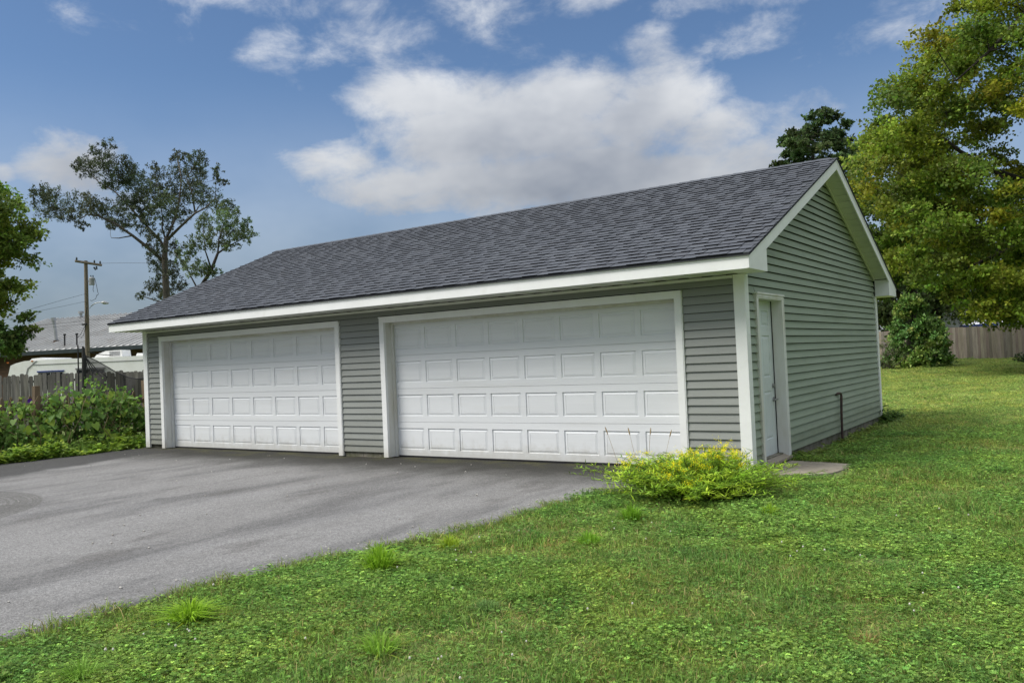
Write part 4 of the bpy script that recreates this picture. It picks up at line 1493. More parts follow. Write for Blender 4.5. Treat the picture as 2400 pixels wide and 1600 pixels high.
def tbox(u0, u1, w0, w1, z0, z1, m, name, parent):
    return tprism([(u0, z0), (u1, z0), (u1, z1), (u0, z1)], w0, w1, m, name, parent)


BODY = tprism(prof, 0, 2.4, M_RVW, 'body', TR)
zl = P(150, 852, 33)[2]
tbox(1.25, TLEN - .02, -.012, -.002, zl - .015, zl + .015, M_RVTRIM, 'trim_strip', TR)
tprism([(.03, .62), (.62, .62), (.66, .66), (.03, .66)], -.015, -.002, M_RVTRIM, 'trim_strip', TR)
tprism([(.62, .40), (1.05, zt_ - .3), (1.4, zt_ - .02), (1.46, zt_ - .02), (1.1, zt_ - .32), (.68, .40)], -.014, -.003, M_RVTRIM, 'seam', TR)
tprism([(1.05, zt_ - .02), (1.2, zt_ + .09), (1.55, zt_ + .11), (1.75, zt_ + .04), (1.75, zt_ - .02)], .1, 2.3, M_RVW, 'front_cap', TR)
for (x0, x1, y0) in ((90, 149, 870), (180, 246, 867)):
    u0, u1 = (x0 - 3) / FPX * 33, (x1 - 3) / FPX * 33
    z1 = P(120, y0, 33)[2]
    wn = tbox(u0, u1, -.02, -.003, z1 - .75, z1, M_RVTRIM, 'window', TR)
    tbox(u0 + .03, (u0 + u1) / 2 - .02, -.026, -.021, z1 - .7, z1 - .05, M_GLASS, 'pane', wn)
    tbox((u0 + u1) / 2 + .02, u1 - .03, -.026, -.021, z1 - .7, z1 - .05, M_GLASS, 'pane', wn)
    tprism([(u0 - .04, z1 - .02), (u1 + .04, z1 - .02), (u1 + .04, z1 + .03), (u0 - .04, z1 + .03)], -.03, -.003, M_BLUE if x0 < 100 else M_RVTRIM, 'window_hood', wn)
u0 = (203 - 3) / FPX * 33
ac = tprism([(u0 - .05, zt_ + .001), (u0 + 1.12, zt_ + .001), (u0 + 1.08, zt_ + .30), (u0 + .45, zt_ + .28), (u0 + .1, zt_ + .16)], .7, 1.5, M_RVW, 'air_conditioner', TR)
for i in range(4):
    tbox(u0 + .6, u0 + 1.02, .685, .698, zt_ + .07 + i * .05, zt_ + .095 + i * .05, M_RVTRIM, 'louvre', ac)
for x in (75, 18):
    u = (x - 3) / FPX * 33
    z = P(x, 846 + (4 if x < 50 else 0), 33)[2]
    tbox(u, u + .07, -.03, -.002, z - .025, z + .025, M_ORANGE, 'marker_light', TR)
for x in (312, 330):
    u = (x - 3) / FPX * 33
    tprism([(u, zt_ + .001), (u + .3, zt_ + .001), (u + .25, zt_ + .1), (u + .05, zt_ + .13)], .3, .7, M_RVW, 'roof_vent', TR)
for u in (3.6, 4.5):
    ct_ = np.array(tp(u, .12, TZ0 + .34))
    MB().tube([ct_ - np.array([*nb, 0]) * .11, ct_ + np.array([*nb, 0]) * .11], .34, 18).build('wheel', M_RUBBER, TR)
tbox(-.9, .2, 1.0, 1.4, TZ0 + .4, TZ0 + .5, M_RVTRIM, 'hitch', TR)

# long metal-roofed building
m0, m1 = P(-150, 837, 66), P(620, 789.5, 56)
e = (m1 - m0)[:2]
ML = np.linalg.norm(e)
e = e / ML
nb2 = np.array([-e[1], e[0]])
ZEV = (m0[2] + m1[2]) / 2
MBD = thing('metal_building', 'long low building with pale ribbed metal roof behind the trailer', 'building', (*(m0[:2] + e * ML / 2), -.3))


def mp_(u, w, z):
    return (m0[0] + e[0] * u + nb2[0] * w, m0[1] + e[1] * u + nb2[1] * w, z)


RW, RZ = 10.5, None
um = min(np.linspace(0, ML, 200), key=lambda u_: abs(pix(mp_(u_, RW, 6.))[0] - 190))
RZ = min(np.linspace(4, 9, 300), key=lambda z_: abs(pix(mp_(um, RW, z_))[1] - 743))
b = MB()
b.add([mp_(0, 0, ZEV), mp_(ML, 0, ZEV), mp_(ML, RW, RZ), mp_(0, RW, RZ), mp_(ML, 2 * RW, ZEV), mp_(0, 2 * RW, ZEV)], [(0, 1, 2, 3), (3, 2, 4, 5)])
MRF = b.build('roof', M_MROOF, MBD)
sl_ = (RZ - ZEV) / RW
rib = MB()
rib.add([(-.05, 0, 0), (.05, 0, 0), (.03, 0, .10), (-.03, 0, .10), (-.05, RW, RZ - ZEV), (.05, RW, RZ - ZEV), (.03, RW, RZ - ZEV + .10), (-.03, RW, RZ - ZEV + .10)],
        [(0, 1, 2, 3), (1, 5, 6, 2), (3, 2, 6, 7), (0, 3, 7, 4)])
RIBM = rib.mesh('roof_rib', M_MROOF)
u = .1
while u < ML:
    link('roof_rib', RIBM, MRF, mp_(u, 0, ZEV + .002), (0, 0, math.atan2(e[1], e[0])))
    u += .6
b = MB()
b.add([mp_(0, .6, -.3), mp_(ML, .6, -.3), mp_(ML, .6, ZEV + .15), mp_(0, .6, ZEV + .15)], [(0, 1, 2, 3)])
b.add([mp_(0, .6, -.3), mp_(0, 2 * RW - .6, -.3), mp_(0, 2 * RW - .6, ZEV + .15), mp_(0, RW, RZ - .05), mp_(0, .6, ZEV + .15)], [(0, 4, 3, 2, 1)])
b.build('wall', M_BROWN, MBD)
b = MB()
b.add([mp_(-.1, -.12, ZEV - .02), mp_(ML, -.12, ZEV - .02), mp_(ML, -.12, ZEV - .30), mp_(-.1, -.12, ZEV - .30), mp_(-.1, .05, ZEV - .30), mp_(ML, .05, ZEV - .30), mp_(-.1, .02, ZEV + .0), mp_(ML, .02, ZEV + .0)],
      [(3, 2, 1, 0), (4, 5, 2, 3), (0, 1, 7, 6)])
b.build('gutter', M_GUTTER, MBD)


def roof_pt(px, py):
    """where the ray through a pixel meets the near roof slope"""
    v = P(px, py, 1) - CAM
    a3 = np.array([*mp_(0, 0, ZEV)])
    n3 = np.cross(np.array([*e, 0]), np.array([*nb2, sl_]))
    return CAM + v * (((a3 - CAM) @ n3) / (v @ n3))


q = roof_pt(134, 801)
top = P(126, 752, np.dot(q - CAM, FW))
MB().tube([q - [0, 0, .2], top], .12, 10).tube([top, top + (top - q) / np.linalg.norm(top - q) * .25], .19, 10).build('flue_pipe', M_GALV, MBD)
MB().tube([q + [0, 0, -.1], q + [0, 0, .12]], .27, 8).build('flue_collar', M_BROWN, MBD)
for (x, y0, y1) in ((151.5, 811, 786), (180, 810, 785)):
    q = roof_pt(x, y0)
    t = np.dot(q - CAM, FW)
    MB().tube([q - [0, 0, .2], P(x, y1, t)], .055, 6).tube([P(x, y1, t), P(x, y1 - 4, t)], .10, 6).build('vent_mast', M_WIRE, MBD)
q = roof_pt(190, 745)
b = MB()
b.tube([q, q + [0, 0, .4]], .12, 6).tube([q + [0, 0, .4], q + [0, 0, .6]], .25, 8)
b.build('roof_vent', M_GALV, MBD)

# utility pole
TPO = 50.
pb = P(206, 900, TPO)
UPO = thing('utility_pole', 'wooden utility pole with crossarm, transformer and street lamp behind the trailer', 'utility pole', (pb[0], pb[1], -.3))
ptop = P(201, 611, TPO)
MB().tube([(pb[0], pb[1], -.3), (pb[0] * .5 + ptop[0] * .5, pb[1] * .5 + ptop[1] * .5, 4), ptop], [.145, .125, .10], 10).build('shaft', M_POLE, UPO)
arm0, arm1 = P(176, 611.5, TPO - .5), P(238.5, 621.5, TPO + .6)
CA = MB()
CA.tube([arm0, arm1], .075, 4).build('crossarm', M_POLE, UPO)
for k_ in (.06, .72, .94):
    q = arm0 + (arm1 - arm0) * k_
    MB().tube([q + [0, 0, .05], q + [0, 0, .17], q + [0, 0, .24]], [.03, .06, .03], 8).build('insulator', M_GUTTER, UPO)
MB().tube([P(202, 625, TPO), arm0 * .55 + arm1 * .45 + [0, 0, -.05], arm0 * .75 + arm1 * .25], .02, 4).build('brace', M_GALV, UPO)
MB().tube([P(220, 626, TPO), P(224, 632, TPO), P(227, 631, TPO), P(226, 624, TPO)], .05, 6).build('cutout_fuse', M_GUTTER, UPO)
q0, q1 = P(215, 650, TPO - .1), P(215, 668, TPO - .1)
TF = MB().tube([q0, q0 + (q1 - q0) * .08, q1 - (q1 - q0) * .06, q1], [.13, .165, .165, .14], 14)
TFo = TF.build('transformer', M_GALV, UPO)
for dx in (-2, 3):
    MB().tube([P(215 + dx, 650, TPO - .1), P(215 + dx, 645, TPO - .1)], .03, 6).build('bushing', M_GUTTER, TFo)
MB().tube([P(206, 659, TPO), P(213, 659, TPO)], .04, 6).build('bracket', M_GALV, TFo)
MB().tube([P(210, 723, TPO), P(214, 717, TPO), P(222, 711, TPO), P(232, 708.5, TPO), P(238, 708.5, TPO)], .028, 6).build('lamp_arm', M_GALV, UPO)
MB().tube([P(238, 708.5, TPO), P(244, 709, TPO), P(254, 710.5, TPO)], [.06, .11, .05], 8).build('lamp_head', M_GALV, UPO)
for pts in ([(222, 652), (226, 668), (229, 684), (231, 690), (226, 692)], [(219, 668), (218, 680), (220, 684)], [(228, 690), (224, 700), (215, 705), (211, 703)], [(203, 720), (199, 745), (201, 760)], [(201, 760), (190, 782), (181, 792)], [(201, 762), (196, 785), (190, 792)]):
    MB().tube([P(x, y, TPO - .15) for x, y in pts], .014, 4).build('drop_wire', M_WIRE, UPO)
MB().box((-.22, -.06, -.05), (.22, .06, .05)).build('splice_box', M_WIRE, UPO, loc=tuple(P(198, 760, TPO - .2)))


def wire(label, pts, t0, t1, r=.010):
    n = len(pts)
    w = MB().tube([P(x, y, t0 + (t1 - t0) * i / (n - 1)) for i, (x, y) in enumerate(pts)], r, 4).build('power_line', M_WIRE)
    tag(w, label, 'wire', 'power lines on the utility pole')


wire('topmost thin power line from the crossarm to the sparse tree', [(236, 617), (300, 616), (380, 617), (480, 611)], 50.5, 50, .008)
wire('power line sagging from the middle of the pole down to the photo edge', [(202, 688), (150, 702), (80, 722), (-60, 765)], 50, 40, .009)
wire('lower power line running beside it to the photo edge', [(202, 706), (150, 717), (80, 731), (-60, 768)], 50, 40, .008)
wire('service line crossing low over the metal roof from the photo edge to the pole', [(-40, 775), (80, 763), (202, 752)], 50, 50, .010)
wire('service line crossing over the metal roof from the pole to the garage eave', [(204, 749), (260, 747.5), (420, 741)], 50, 50, .010)
wire('second service line below it over the metal roof toward the leafy tree', [(-40, 790), (80, 770), (190, 760)], 49, 49, .008)

# dark netting on poles in front of the weathered fence
TNp = 22.
q = P(197, 925, TNp)
NT = thing('garden_net', 'black netting hung from a dark post and drooping toward the garage', 'netting', (q[0], q[1], -.2))
MB().tube([P(198, 1000, TNp), P(197, 900, TNp), P(197, 840, TNp), P(194.5, 812, TNp)], [.05, .055, .06, .03], 8).build('post', M_RUBBER, NT)
MB().tube([P(184.5, 960, TNp + .4), P(184, 880, TNp + .4), P(182.5, 808, TNp + .4)], .018, 6).build('post', M_RUBBER, NT)
n = 14
top_ = np.array([(199, 833), (225, 845), (250, 859), (270, 871), (300, 884), (320, 888), (345, 885)], float)
V, F = [], []
for i in range(n + 1):
    u = i / n * 6
    k_ = min(int(u), 5)
    p = top_[k_] + (top_[k_ + 1] - top_[k_]) * (u - k_)
    for j in range(5):
        yb = p[1] + (935 - p[1]) * j / 4
        V.append(P(p[0] + 2 * math.sin(j * 1.3 + i), yb, TNp + .5 + .25 * math.sin(i * .9 + j * .6)))
for i in range(n):
    for j in range(4):
        F.append((i * 5 + j, i * 5 + j + 1, i * 5 + j + 6, i * 5 + j + 5))
MB().add(V, F).build('net', M_NET, NT, smooth=True)
for (x, y) in ((225, 880), (238, 882), (252, 884), (212, 880)):
    MB().tube([P(200, 836, TNp + .45), P((200 + x) / 2 - 2, (836 + y) / 2 + 3, TNp + .45), P(x, y, TNp + .45)], .012, 4).build('net_fold', M_RUBBER, NT)
MB().tube([P(x, y - .5, TNp + .48) for x, y in top_], .014, 5).build('top_cord', M_RUBBER, NT)
MB().tube([P(205, 824, TNp + .4), P(230, 830, TNp + .6), P(265, 833, TNp + .9)], .010, 4).build('guy_line', M_RUBBER, NT)

# ------------------------------------------------------------------ vines and weeds on the left
VT = thing('vine_thicket', 'leafy green vine thicket covering the low picket fence left of the garage', 'vines', (-13.4, -2.5, -.12))


def heart(s):
    pts = [(0, -.05), (.28, -.22), (.5, -.05), (.48, .25), (.28, .6), (0, 1.0), (-.28, .6), (-.48, .25), (-.5, -.05), (-.28, -.22)]
    V_ = [(0, .35, -.03)] + [(x, y, .16 * abs(x) - .10 * y * y) for x, y in pts]
    V_ = [(x * s, y * s, z * s) for x, y, z in V_]
    return V_, [(0, i + 1, (i + 1) % 10 + 1) for i in range(10)]


HEARTS = []
for c in ((.095, .165, .038), (.13, .205, .045), (.07, .135, .035), (.16, .225, .04), (.11, .18, .06)):
    V_, F_ = heart(1.0)
    HEARTS.append(npmesh('leaf', np.array(V_), np.array(F_), M_WEED, np.tile(np.array(c), (len(V_), 1)), smooth=True))


def vine_top(y):
    return np.interp(y, [-6, -3.5, -2.4, -1.6, -.9, -.2, .3, .75], [.95, .9, .98, .92, 1.3, 1.16, .98, .62]) + .07 * math.sin(y * 9) + .05 * math.sin(y * 23 + 1)


for i in range(295):
    y = random.uniform(-3.8, .75)
    zt2 = vine_top(y)
    z = zt2 * (random.random() ** .75)
    x = -13.34 + .20 * (1 - z / 1.3) + random.gauss(0, .09)
    s = random.uniform(.085, .17)
    o = link('leaf', random.choice(HEARTS), VT, (x, y, -.1 + z))
    o.scale = (s, s, s)
    o.rotation_euler = (random.gauss(math.radians(-52), .4), random.gauss(0, .3), random.gauss(math.radians(-108), .55))
parts = []
n = 15500
y = rng.uniform(-6, .8, n)
zt2 = np.array([vine_top(v) for v in y])
z = zt2 * rng.random(n) ** .8 * rng.normal(1, .11, n)
x = -13.50 + .16 * (1 - z / 1.3) + rng.normal(0, .17, n) - .05 * np.sin(y * 4)
gap = (np.sin(y * 3.1 + 1) * np.sin(z * 5 + y) > .35) & (rng.random(n) < .75)
keep = ~gap
c = np.array((.06, .11, .028)) * rng.lognormal(0, .28, (n, 1)) * (1 + rng.normal(0, .1, (n, 3)))
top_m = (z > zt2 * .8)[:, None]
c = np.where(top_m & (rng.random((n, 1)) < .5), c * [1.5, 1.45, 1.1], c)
sz = rng.uniform(.04, .10, n)
pos = np.stack([x, y, -.1 + z], 1)[keep]
nn = len(pos)
parts.append(leaves(pos, rdir(nn, -.5), unit(rng.normal(0, .5, (nn, 3)) + [.9, -.25, .6]), sz[keep], sz[keep] * .8, np.clip(c[keep], .005, .5)))
V, F, C = merge(parts)
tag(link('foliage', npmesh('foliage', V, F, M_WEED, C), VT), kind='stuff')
b = MB()
for i in range(46):
    y0 = random.uniform(-5.5, .7)
    p = np.array([-13.3 + random.gauss(0, .1), y0, -.12])
    pts = [p]
    for k_ in range(5):
        p = p + [random.gauss(0, .07), random.gauss(0, .12), .24]
        pts.append(p)
    b.tube(pts, np.linspace(.009, .004, 6), 4)
b.build('vine_stems', M_DRY, VT)
fl = MB()
q = P(68.5, 940, 15.95)
for k_ in range(5):
    a = k_ * 2 * math.pi / 5
    fl.add([tuple(q)] + [tuple(q + np.array([.012, .05 * math.cos(a + d), .05 * math.sin(a + d)])) for d in (-.63, 0, .63)], [(0, 1, 2), (0, 2, 3)])
fl.build('flower', M_PURPLE, VT)


def weed_patch(n, xf, h, col, seed_cols):
    """upright leafy weeds: each with a stem of leaves"""
    parts = []
    for _ in range(n):
        x, y = xf()
        nz = mnoise.noise((x * 2.1, y * 2.1, 4.)) + .6 * mnoise.noise((x * 5.3, y * 5.3, 1.))
        if nz < -.5 and random.random() < .8:
            continue
        hh = random.uniform(*h) * (.75 + .9 * max(-.45, nz))
        m = random.randint(7, 13)
        zz = rng.uniform(.12, 1, m) * hh
        a = rng.uniform(0, 2 * math.pi, m)
        base_ = np.stack([np.full(m, x) + rng.normal(0, .012, m), np.full(m, y) + rng.normal(0, .012, m), gz(x, y) + zz], 1)
        d = np.stack([np.cos(a), np.sin(a), rng.normal(.15, .35, m)], 1)
        cc = np.asarray(random.choice(seed_cols)) * rng.lognormal(0, .2, (m, 1))
        l_ = rng.uniform(.05, .13, m)
        parts.append(leaves(base_, d, np.stack([rng.normal(0, .3, m), rng.normal(0, .3, m), np.ones(m)], 1), l_, l_ * rng.uniform(.35, .7), cc))
    return merge(parts)


GC = [(.13, .21, .036), (.17, .25, .04), (.10, .17, .036), (.20, .26, .045), (.14, .20, .065)]


def bed():
    y = random.uniform(-6.5, .35)
    return -12.58 - random.random() ** 1.2 * .85 - .16 * mnoise.noise((y * 1.3, 0, 7.)) - .08 * mnoise.noise((y * 4.3, 2, 7.)), y


V1 = weed_patch(2500, bed, (.10, .40), None, GC)
n = 2600
yy = rng.uniform(-6.5, .3, n)
xx = -12.68 - np.abs(rng.normal(0, .4, n))
V2 = blades(np.stack([xx, yy, gz(xx, yy)], 1), rng.normal(0, .10, (n, 2)), rng.uniform(.12, .36, n), .008, np.array((.10, .165, .045)) * rng.lognormal(0, .25, (n, 1)))
V, F, C = merge([V1, V2])
tag(link('weeds', npmesh('weeds', V, F, M_WEED, C)), 'bright green leafy weeds and tall grass edging the driveway below the vines', 'weeds', kind='stuff')

# weeds along the foundation of the side wall
def side_bed():
    y = random.uniform(1.55, 7.9)
    return .05 + abs(random.gauss(0, .16)) + (.15 if y > 6.8 else 0), y


V1 = weed_patch(230, side_bed, (.04, .11), None, [(.08, .11, .032), (.095, .13, .036)])
V2 = weed_patch(60, lambda: (.15 + random.gauss(0, .12), 7.4 + random.gauss(0, .25)), (.1, .30), None, [(.05, .09, .025)])
V, F, C = merge([V1, V2])
tag(link('weeds', npmesh('weeds', V, F, M_WEED, C)), 'low dark weeds growing along the foundation of the side wall', 'weeds', kind='stuff')

# ------------------------------------------------------------------ goldenrod clump at the front corner
gb = np.array([.07, -1.74])
GR = thing('goldenrod_clump', 'spreading yellow-green goldenrod clump with yellow plumes at the garage corner', 'bush', (*gb, -.12))
lv, pl, sm = [], [], MB()
for i in range(430):
    a = random.uniform(0, 2 * math.pi)
    rr = math.sqrt(random.random())
    bx_, by_ = gb[0] + rr * .30 * math.cos(a) + .10 * math.sin(a), gb[1] + .12 + rr * .36 * math.sin(a)
    lean = np.array([math.cos(a) * (.80 if math.cos(a) < 0 else .74) + .10 * math.sin(a), math.sin(a) * .66]) * rr ** 1.4 * random.uniform(.55, 1.3) + rng.normal(0, .07, 2)
    hh = (.47 - .19 * rr) * random.uniform(.55, 1.15) * (1.1 if lean[0] < .1 else .88)
    p0 = np.array([bx_, by_, -.12])
    p3 = p0 + [lean[0], lean[1], hh]
    pts = bez(p0, p3, [-.22 * lean[0], -.22 * lean[1], .30 * hh], 6)
    sm.tube(pts, np.linspace(.004, .002, 6), 3, cap=False)
    m = 40
    u = rng.uniform(.30, 1, m)
    pos = np.stack([np.interp(u, np.linspace(0, 1, 6), pts[:, k_]) for k_ in range(3)], 1)
    az_ = rng.uniform(0, 2 * math.pi, m)
    d = np.stack([np.cos(az_), np.sin(az_), rng.normal(.25, .35, m)], 1) + [lean[0] * .8, lean[1] * .8, 0]
    g = random.random()
    base_c = np.array((.105, .18, .022)) if g < .5 else np.array((.165, .235, .024)) if g < .88 else np.array((.07, .125, .02))
    cc = base_c * rng.lognormal(0, .3, (m, 1)) * rng.lognormal(0, .2) * (.85 + .35 * u[:, None])
    l_ = rng.uniform(.06, .12, m) * (1.2 - .5 * u)
    lv.append(leaves(pos, d, rng.normal(0, .4, (m, 3)) + [0, 0, 1], l_, l_ * .12 + .003, np.clip(cc, .005, .6)))
    if rr < .75 and lean[0] < .12 and random.random() < .34:
        top_ = pts[-1]
        for _ in range(random.randint(3, 6)):
            a2 = random.uniform(0, 2 * math.pi)
            tip = np.array([math.cos(a2), math.sin(a2), random.uniform(.25, 1.1)]) * random.uniform(.06, .12)
            m = 22
            u = rng.random((m, 1))
            pos = top_ + tip * u - [0, 0, .02] + rng.normal(0, .010, (m, 3))
            pl.append(leaves(pos, rdir(m, .6), rdir(m, .5), .014, .007, np.array((.50, .45, .02)) * rng.lognormal(0, .18, (m, 1))))
V, F, C = merge(lv)
link('foliage', npmesh('foliage', V, F, M_WEED, C), GR)
sm.build('stems', M_STEM, GR)
V, F, C = merge(pl)
link('plumes', npmesh('plumes', V, F, M_WEED, C), GR)

FT = thing('foxtail_grass', 'thin foxtail stalks with brown seed heads leaning against the white door', 'grass', (-.75, -1.0, -.12))
for (x0, y0, x1, y1) in ((1462, 1090, 1424, 1016), (1500, 1085, 1476, 1018), (1518, 1080, 1524, 1018), (1552, 1070, 1570, 1022)):
    a, b_ = P(x0, y0 + 40, 9.1), P(x1, y1, 9.3)
    pts = bez(a, b_, [0, 0, .03], 7)
    s_ = MB().tube(pts, np.linspace(.0025, .0016, 7), 4).build('stalk', M_DRY, FT)
    dd = (pts[-1] - pts[-2]) / np.linalg.norm(pts[-1] - pts[-2])
    MB().tube([pts[-1] - dd * .01, pts[-1] + dd * .02, pts[-1] + dd * .06, pts[-1] + dd * .085], [.003, .0075, .007, .002], 6).build('seed_head', M_DRY, s_)

# ------------------------------------------------------------------ grass tufts that stand out
def tuft(label, px, py, n, h, spread, col, w=.009):
    n, h, spread = int(n * 1.8), h * 1.4, spread * .85
    col = np.array(col) * [1.15, 1.2, .9]
    v = P(px, py, 1) - CAM
    t = (-.115 - CAM[2]) / v[2]
    c = CAM + v * t
    c[2] = gfn(c[0], c[1])
    a = rng.uniform(0, 2 * math.pi, n)
    rr = np.sqrt(rng.random(n))
    base_ = np.stack([c[0] + .05 * rr * np.cos(a), c[1] + .05 * rr * np.sin(a), np.full(n, c[2])], 1)
    ln = np.stack([np.cos(a), np.sin(a)], 1) * (rr * spread * rng.uniform(.5, 1.2, n))[:, None]
    hh = h * rng.uniform(.6, 1.1, n) * (1 - .45 * rr)
    cc = np.array(col) * rng.lognormal(0, .18, (n, 1))
    V, F, C = blades(base_, ln, hh, w, cc, droop=.9)
    V2, F2, C2 = blades(base_[:n // 5], ln[:n // 5] * 1.3, hh[:n // 5] * .4, w, cc[:n // 5] * [1.2, .9, .8], droop=.9)
    V, F, C = merge([(V, F, C), (V2, F2, C2)])
    o = link('grass_tuft', npmesh('grass_tuft', V - c, F, M_WEED, C), None, tuple(c))
    tag(o, label, 'grass tuft', 'tufts of long grass in the lawn')


LIME = (.12, .20, .025)
tuft('tall lime-green grass tuft on the lawn edge beside the driveway', 890, 1345, 130, .24, .26, LIME)
tuft('broad lime-green grass tuft nearest the lower end of the driveway', 445, 1460, 170, .17, .28, (.13, .21, .025))
tuft('thin upright yellowish grass tuft on the driveway edge above the tall tuft', 1055, 1290, 60, .15, .14, (.15, .20, .03))
tuft('small bright grass tuft below the goldenrod clump', 1380, 1275, 80, .13, .16, (.10, .18, .03))
tuft('fine bluish-green grass tuft in the middle of the lawn', 1140, 1435, 110, .09, .12, (.07, .12, .055), .004)
tuft('loose splayed grass tuft near the bottom of the picture', 890, 1535, 60, .15, .22, (.10, .17, .035), .008)
tuft('low tuft of long blades at the lower corner of the lawn', 190, 1590, 90, .12, .22, (.085, .15, .035), .006)
tuft('bright grass tuft at the goldenrod clump beside the driveway', 1480, 1225, 110, .20, .17, (.10, .18, .028))
tuft('pale grass tuft between goldenrod clump and lawn on its other side', 1805, 1215, 60, .16, .12, (.14, .21, .035))
tuft('tiny tuft sprouting at the foot of the left garage door', 705, 1058, 30, .13, .05, (.09, .15, .03))
tuft('tiny flat tuft growing from the asphalt before the left door', 457, 1062, 40, .06, .07, (.10, .16, .03))
tuft('tiny tuft in the asphalt crack near the weed bed', 376, 1074, 24, .12, .04, (.10, .16, .03))
tuft('dry brown grass tuft in the lawn at the right', 2030, 1500, 26, .06, .10, (.13, .10, .055), .005)

# ragged fringe of grass hanging over the asphalt
n = 5200
yy = rng.uniform(-9.0, -1.2, n)
xx = edge_r(yy) + .05 * np.sin(yy * 6.7) + rng.normal(.06, .07, n)
zz = np.full(n, DRZ - .03)
V, F, C = blades(np.stack([xx, yy, zz], 1), np.stack([rng.normal(-.03, .05, n), rng.normal(0, .05, n)], 1), rng.uniform(.04, .11, n) * (.8 + .5 * np.sin(yy * 4.1) * np.sin(yy * 11.3 + 1)), .005,
                 np.where(rng.random((n, 1)) < .15, np.array([[.17, .145, .075]]), np.array([[.098, .140, .032]])) * rng.lognormal(0, .35, (n, 1)))
tag(link('edge_grass', npmesh('edge_grass', V, F, M_WEED, C)), 'ragged fringe of grass along the driveway edge', 'grass', kind='stuff')

# ------------------------------------------------------------------ lawn grass
def clump_mesh(name, nb_, nc, hb, R=.15, dry=.08, cols=None, broad=0):
    parts = []
    g1, g2 = cols
    if nb_:
        a = rng.uniform(0, 2 * math.pi, nb_)
        rr = R * np.sqrt(rng.random(nb_))
        base_ = np.stack([rr * np.cos(a), rr * np.sin(a), np.full(nb_, -.01)], 1)
        cc = np.array(g1) * rng.lognormal(-.06, .42, (nb_, 1)) * (1 + rng.normal(0, .06, (nb_, 3)))
        dm = rng.random((nb_, 1)) < dry
        cc = np.where(dm, np.array((.23, .185, .09)) * rng.lognormal(0, .2, (nb_, 1)), cc)
        parts.append(blades(base_, rng.normal(0, .028, (nb_, 2)), rng.uniform(*hb, nb_), .0042, cc, droop=.6))
    if nc:
        a = rng.uniform(0, 2 * math.pi, nc)
        rr = R * np.sqrt(rng.random(nc))
        ct2 = np.stack([rr * np.cos(a), rr * np.sin(a), rng.uniform(.012, .05, nc)], 1)
        cc = np.array(g2) * rng.lognormal(-.06, .42, (nc, 1)) * (1 + rng.normal(0, .05, (nc, 3)))
        nr = unit(rng.normal(0, .5, (nc, 3)) + [0, 0, 1])
        a0 = rng.uniform(0, 2 * math.pi, nc)
        for k_ in range(3):
            d = np.stack([np.cos(a0 + k_ * 2.094), np.sin(a0 + k_ * 2.094), rng.normal(0, .15, nc)], 1)
            l_ = rng.uniform(.008, .0145, nc)
            parts.append(leaves(ct2, d, nr, l_, l_ * .95, cc))
    if broad:
        a = rng.uniform(0, 2 * math.pi, broad)
        d = np.stack([np.cos(a), np.sin(a), rng.uniform(.1, .5, broad)], 1)
        parts.append(leaves(np.zeros((broad, 3)) + [0, 0, .01] + rng.normal(0, .01, (broad, 3)), d, np.tile([0, 0, 1.], (broad, 1)), rng.uniform(.07, .13, broad), .03, np.array((.085, .135, .04)) * rng.lognormal(0, .15, (broad, 1))))
    V, F, C = merge(parts)
    return npmesh(name, V, F, M_GRASS, np.clip(C, .004, .6))


GA, GB = (.100, .145, .034), (.088, .148, .034)
kinds = bpy.data.collections.new('turf_pieces')
protos = [clump_mesh('turf_a', 190, 18, (.025, .065), cols=(GA, GB), dry=.12), clump_mesh('turf_b', 70, 120, (.03, .06), cols=(GA, GB), dry=.08),
          clump_mesh('turf_c', 120, 70, (.03, .065), cols=((.11, .155, .036), (.10, .16, .034)), dry=.10), clump_mesh('turf_d', 150, 14, (.02, .055), cols=((.125, .15, .045), GB), dry=.28),
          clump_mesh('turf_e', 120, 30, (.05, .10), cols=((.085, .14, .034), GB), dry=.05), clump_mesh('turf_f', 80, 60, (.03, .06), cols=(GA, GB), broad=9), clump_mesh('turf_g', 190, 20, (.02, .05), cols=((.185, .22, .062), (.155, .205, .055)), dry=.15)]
for i, me in enumerate(protos):
    o = bpy.data.objects.new('turf_%d' % i, me)
    kinds.objects.link(o)

pts = []
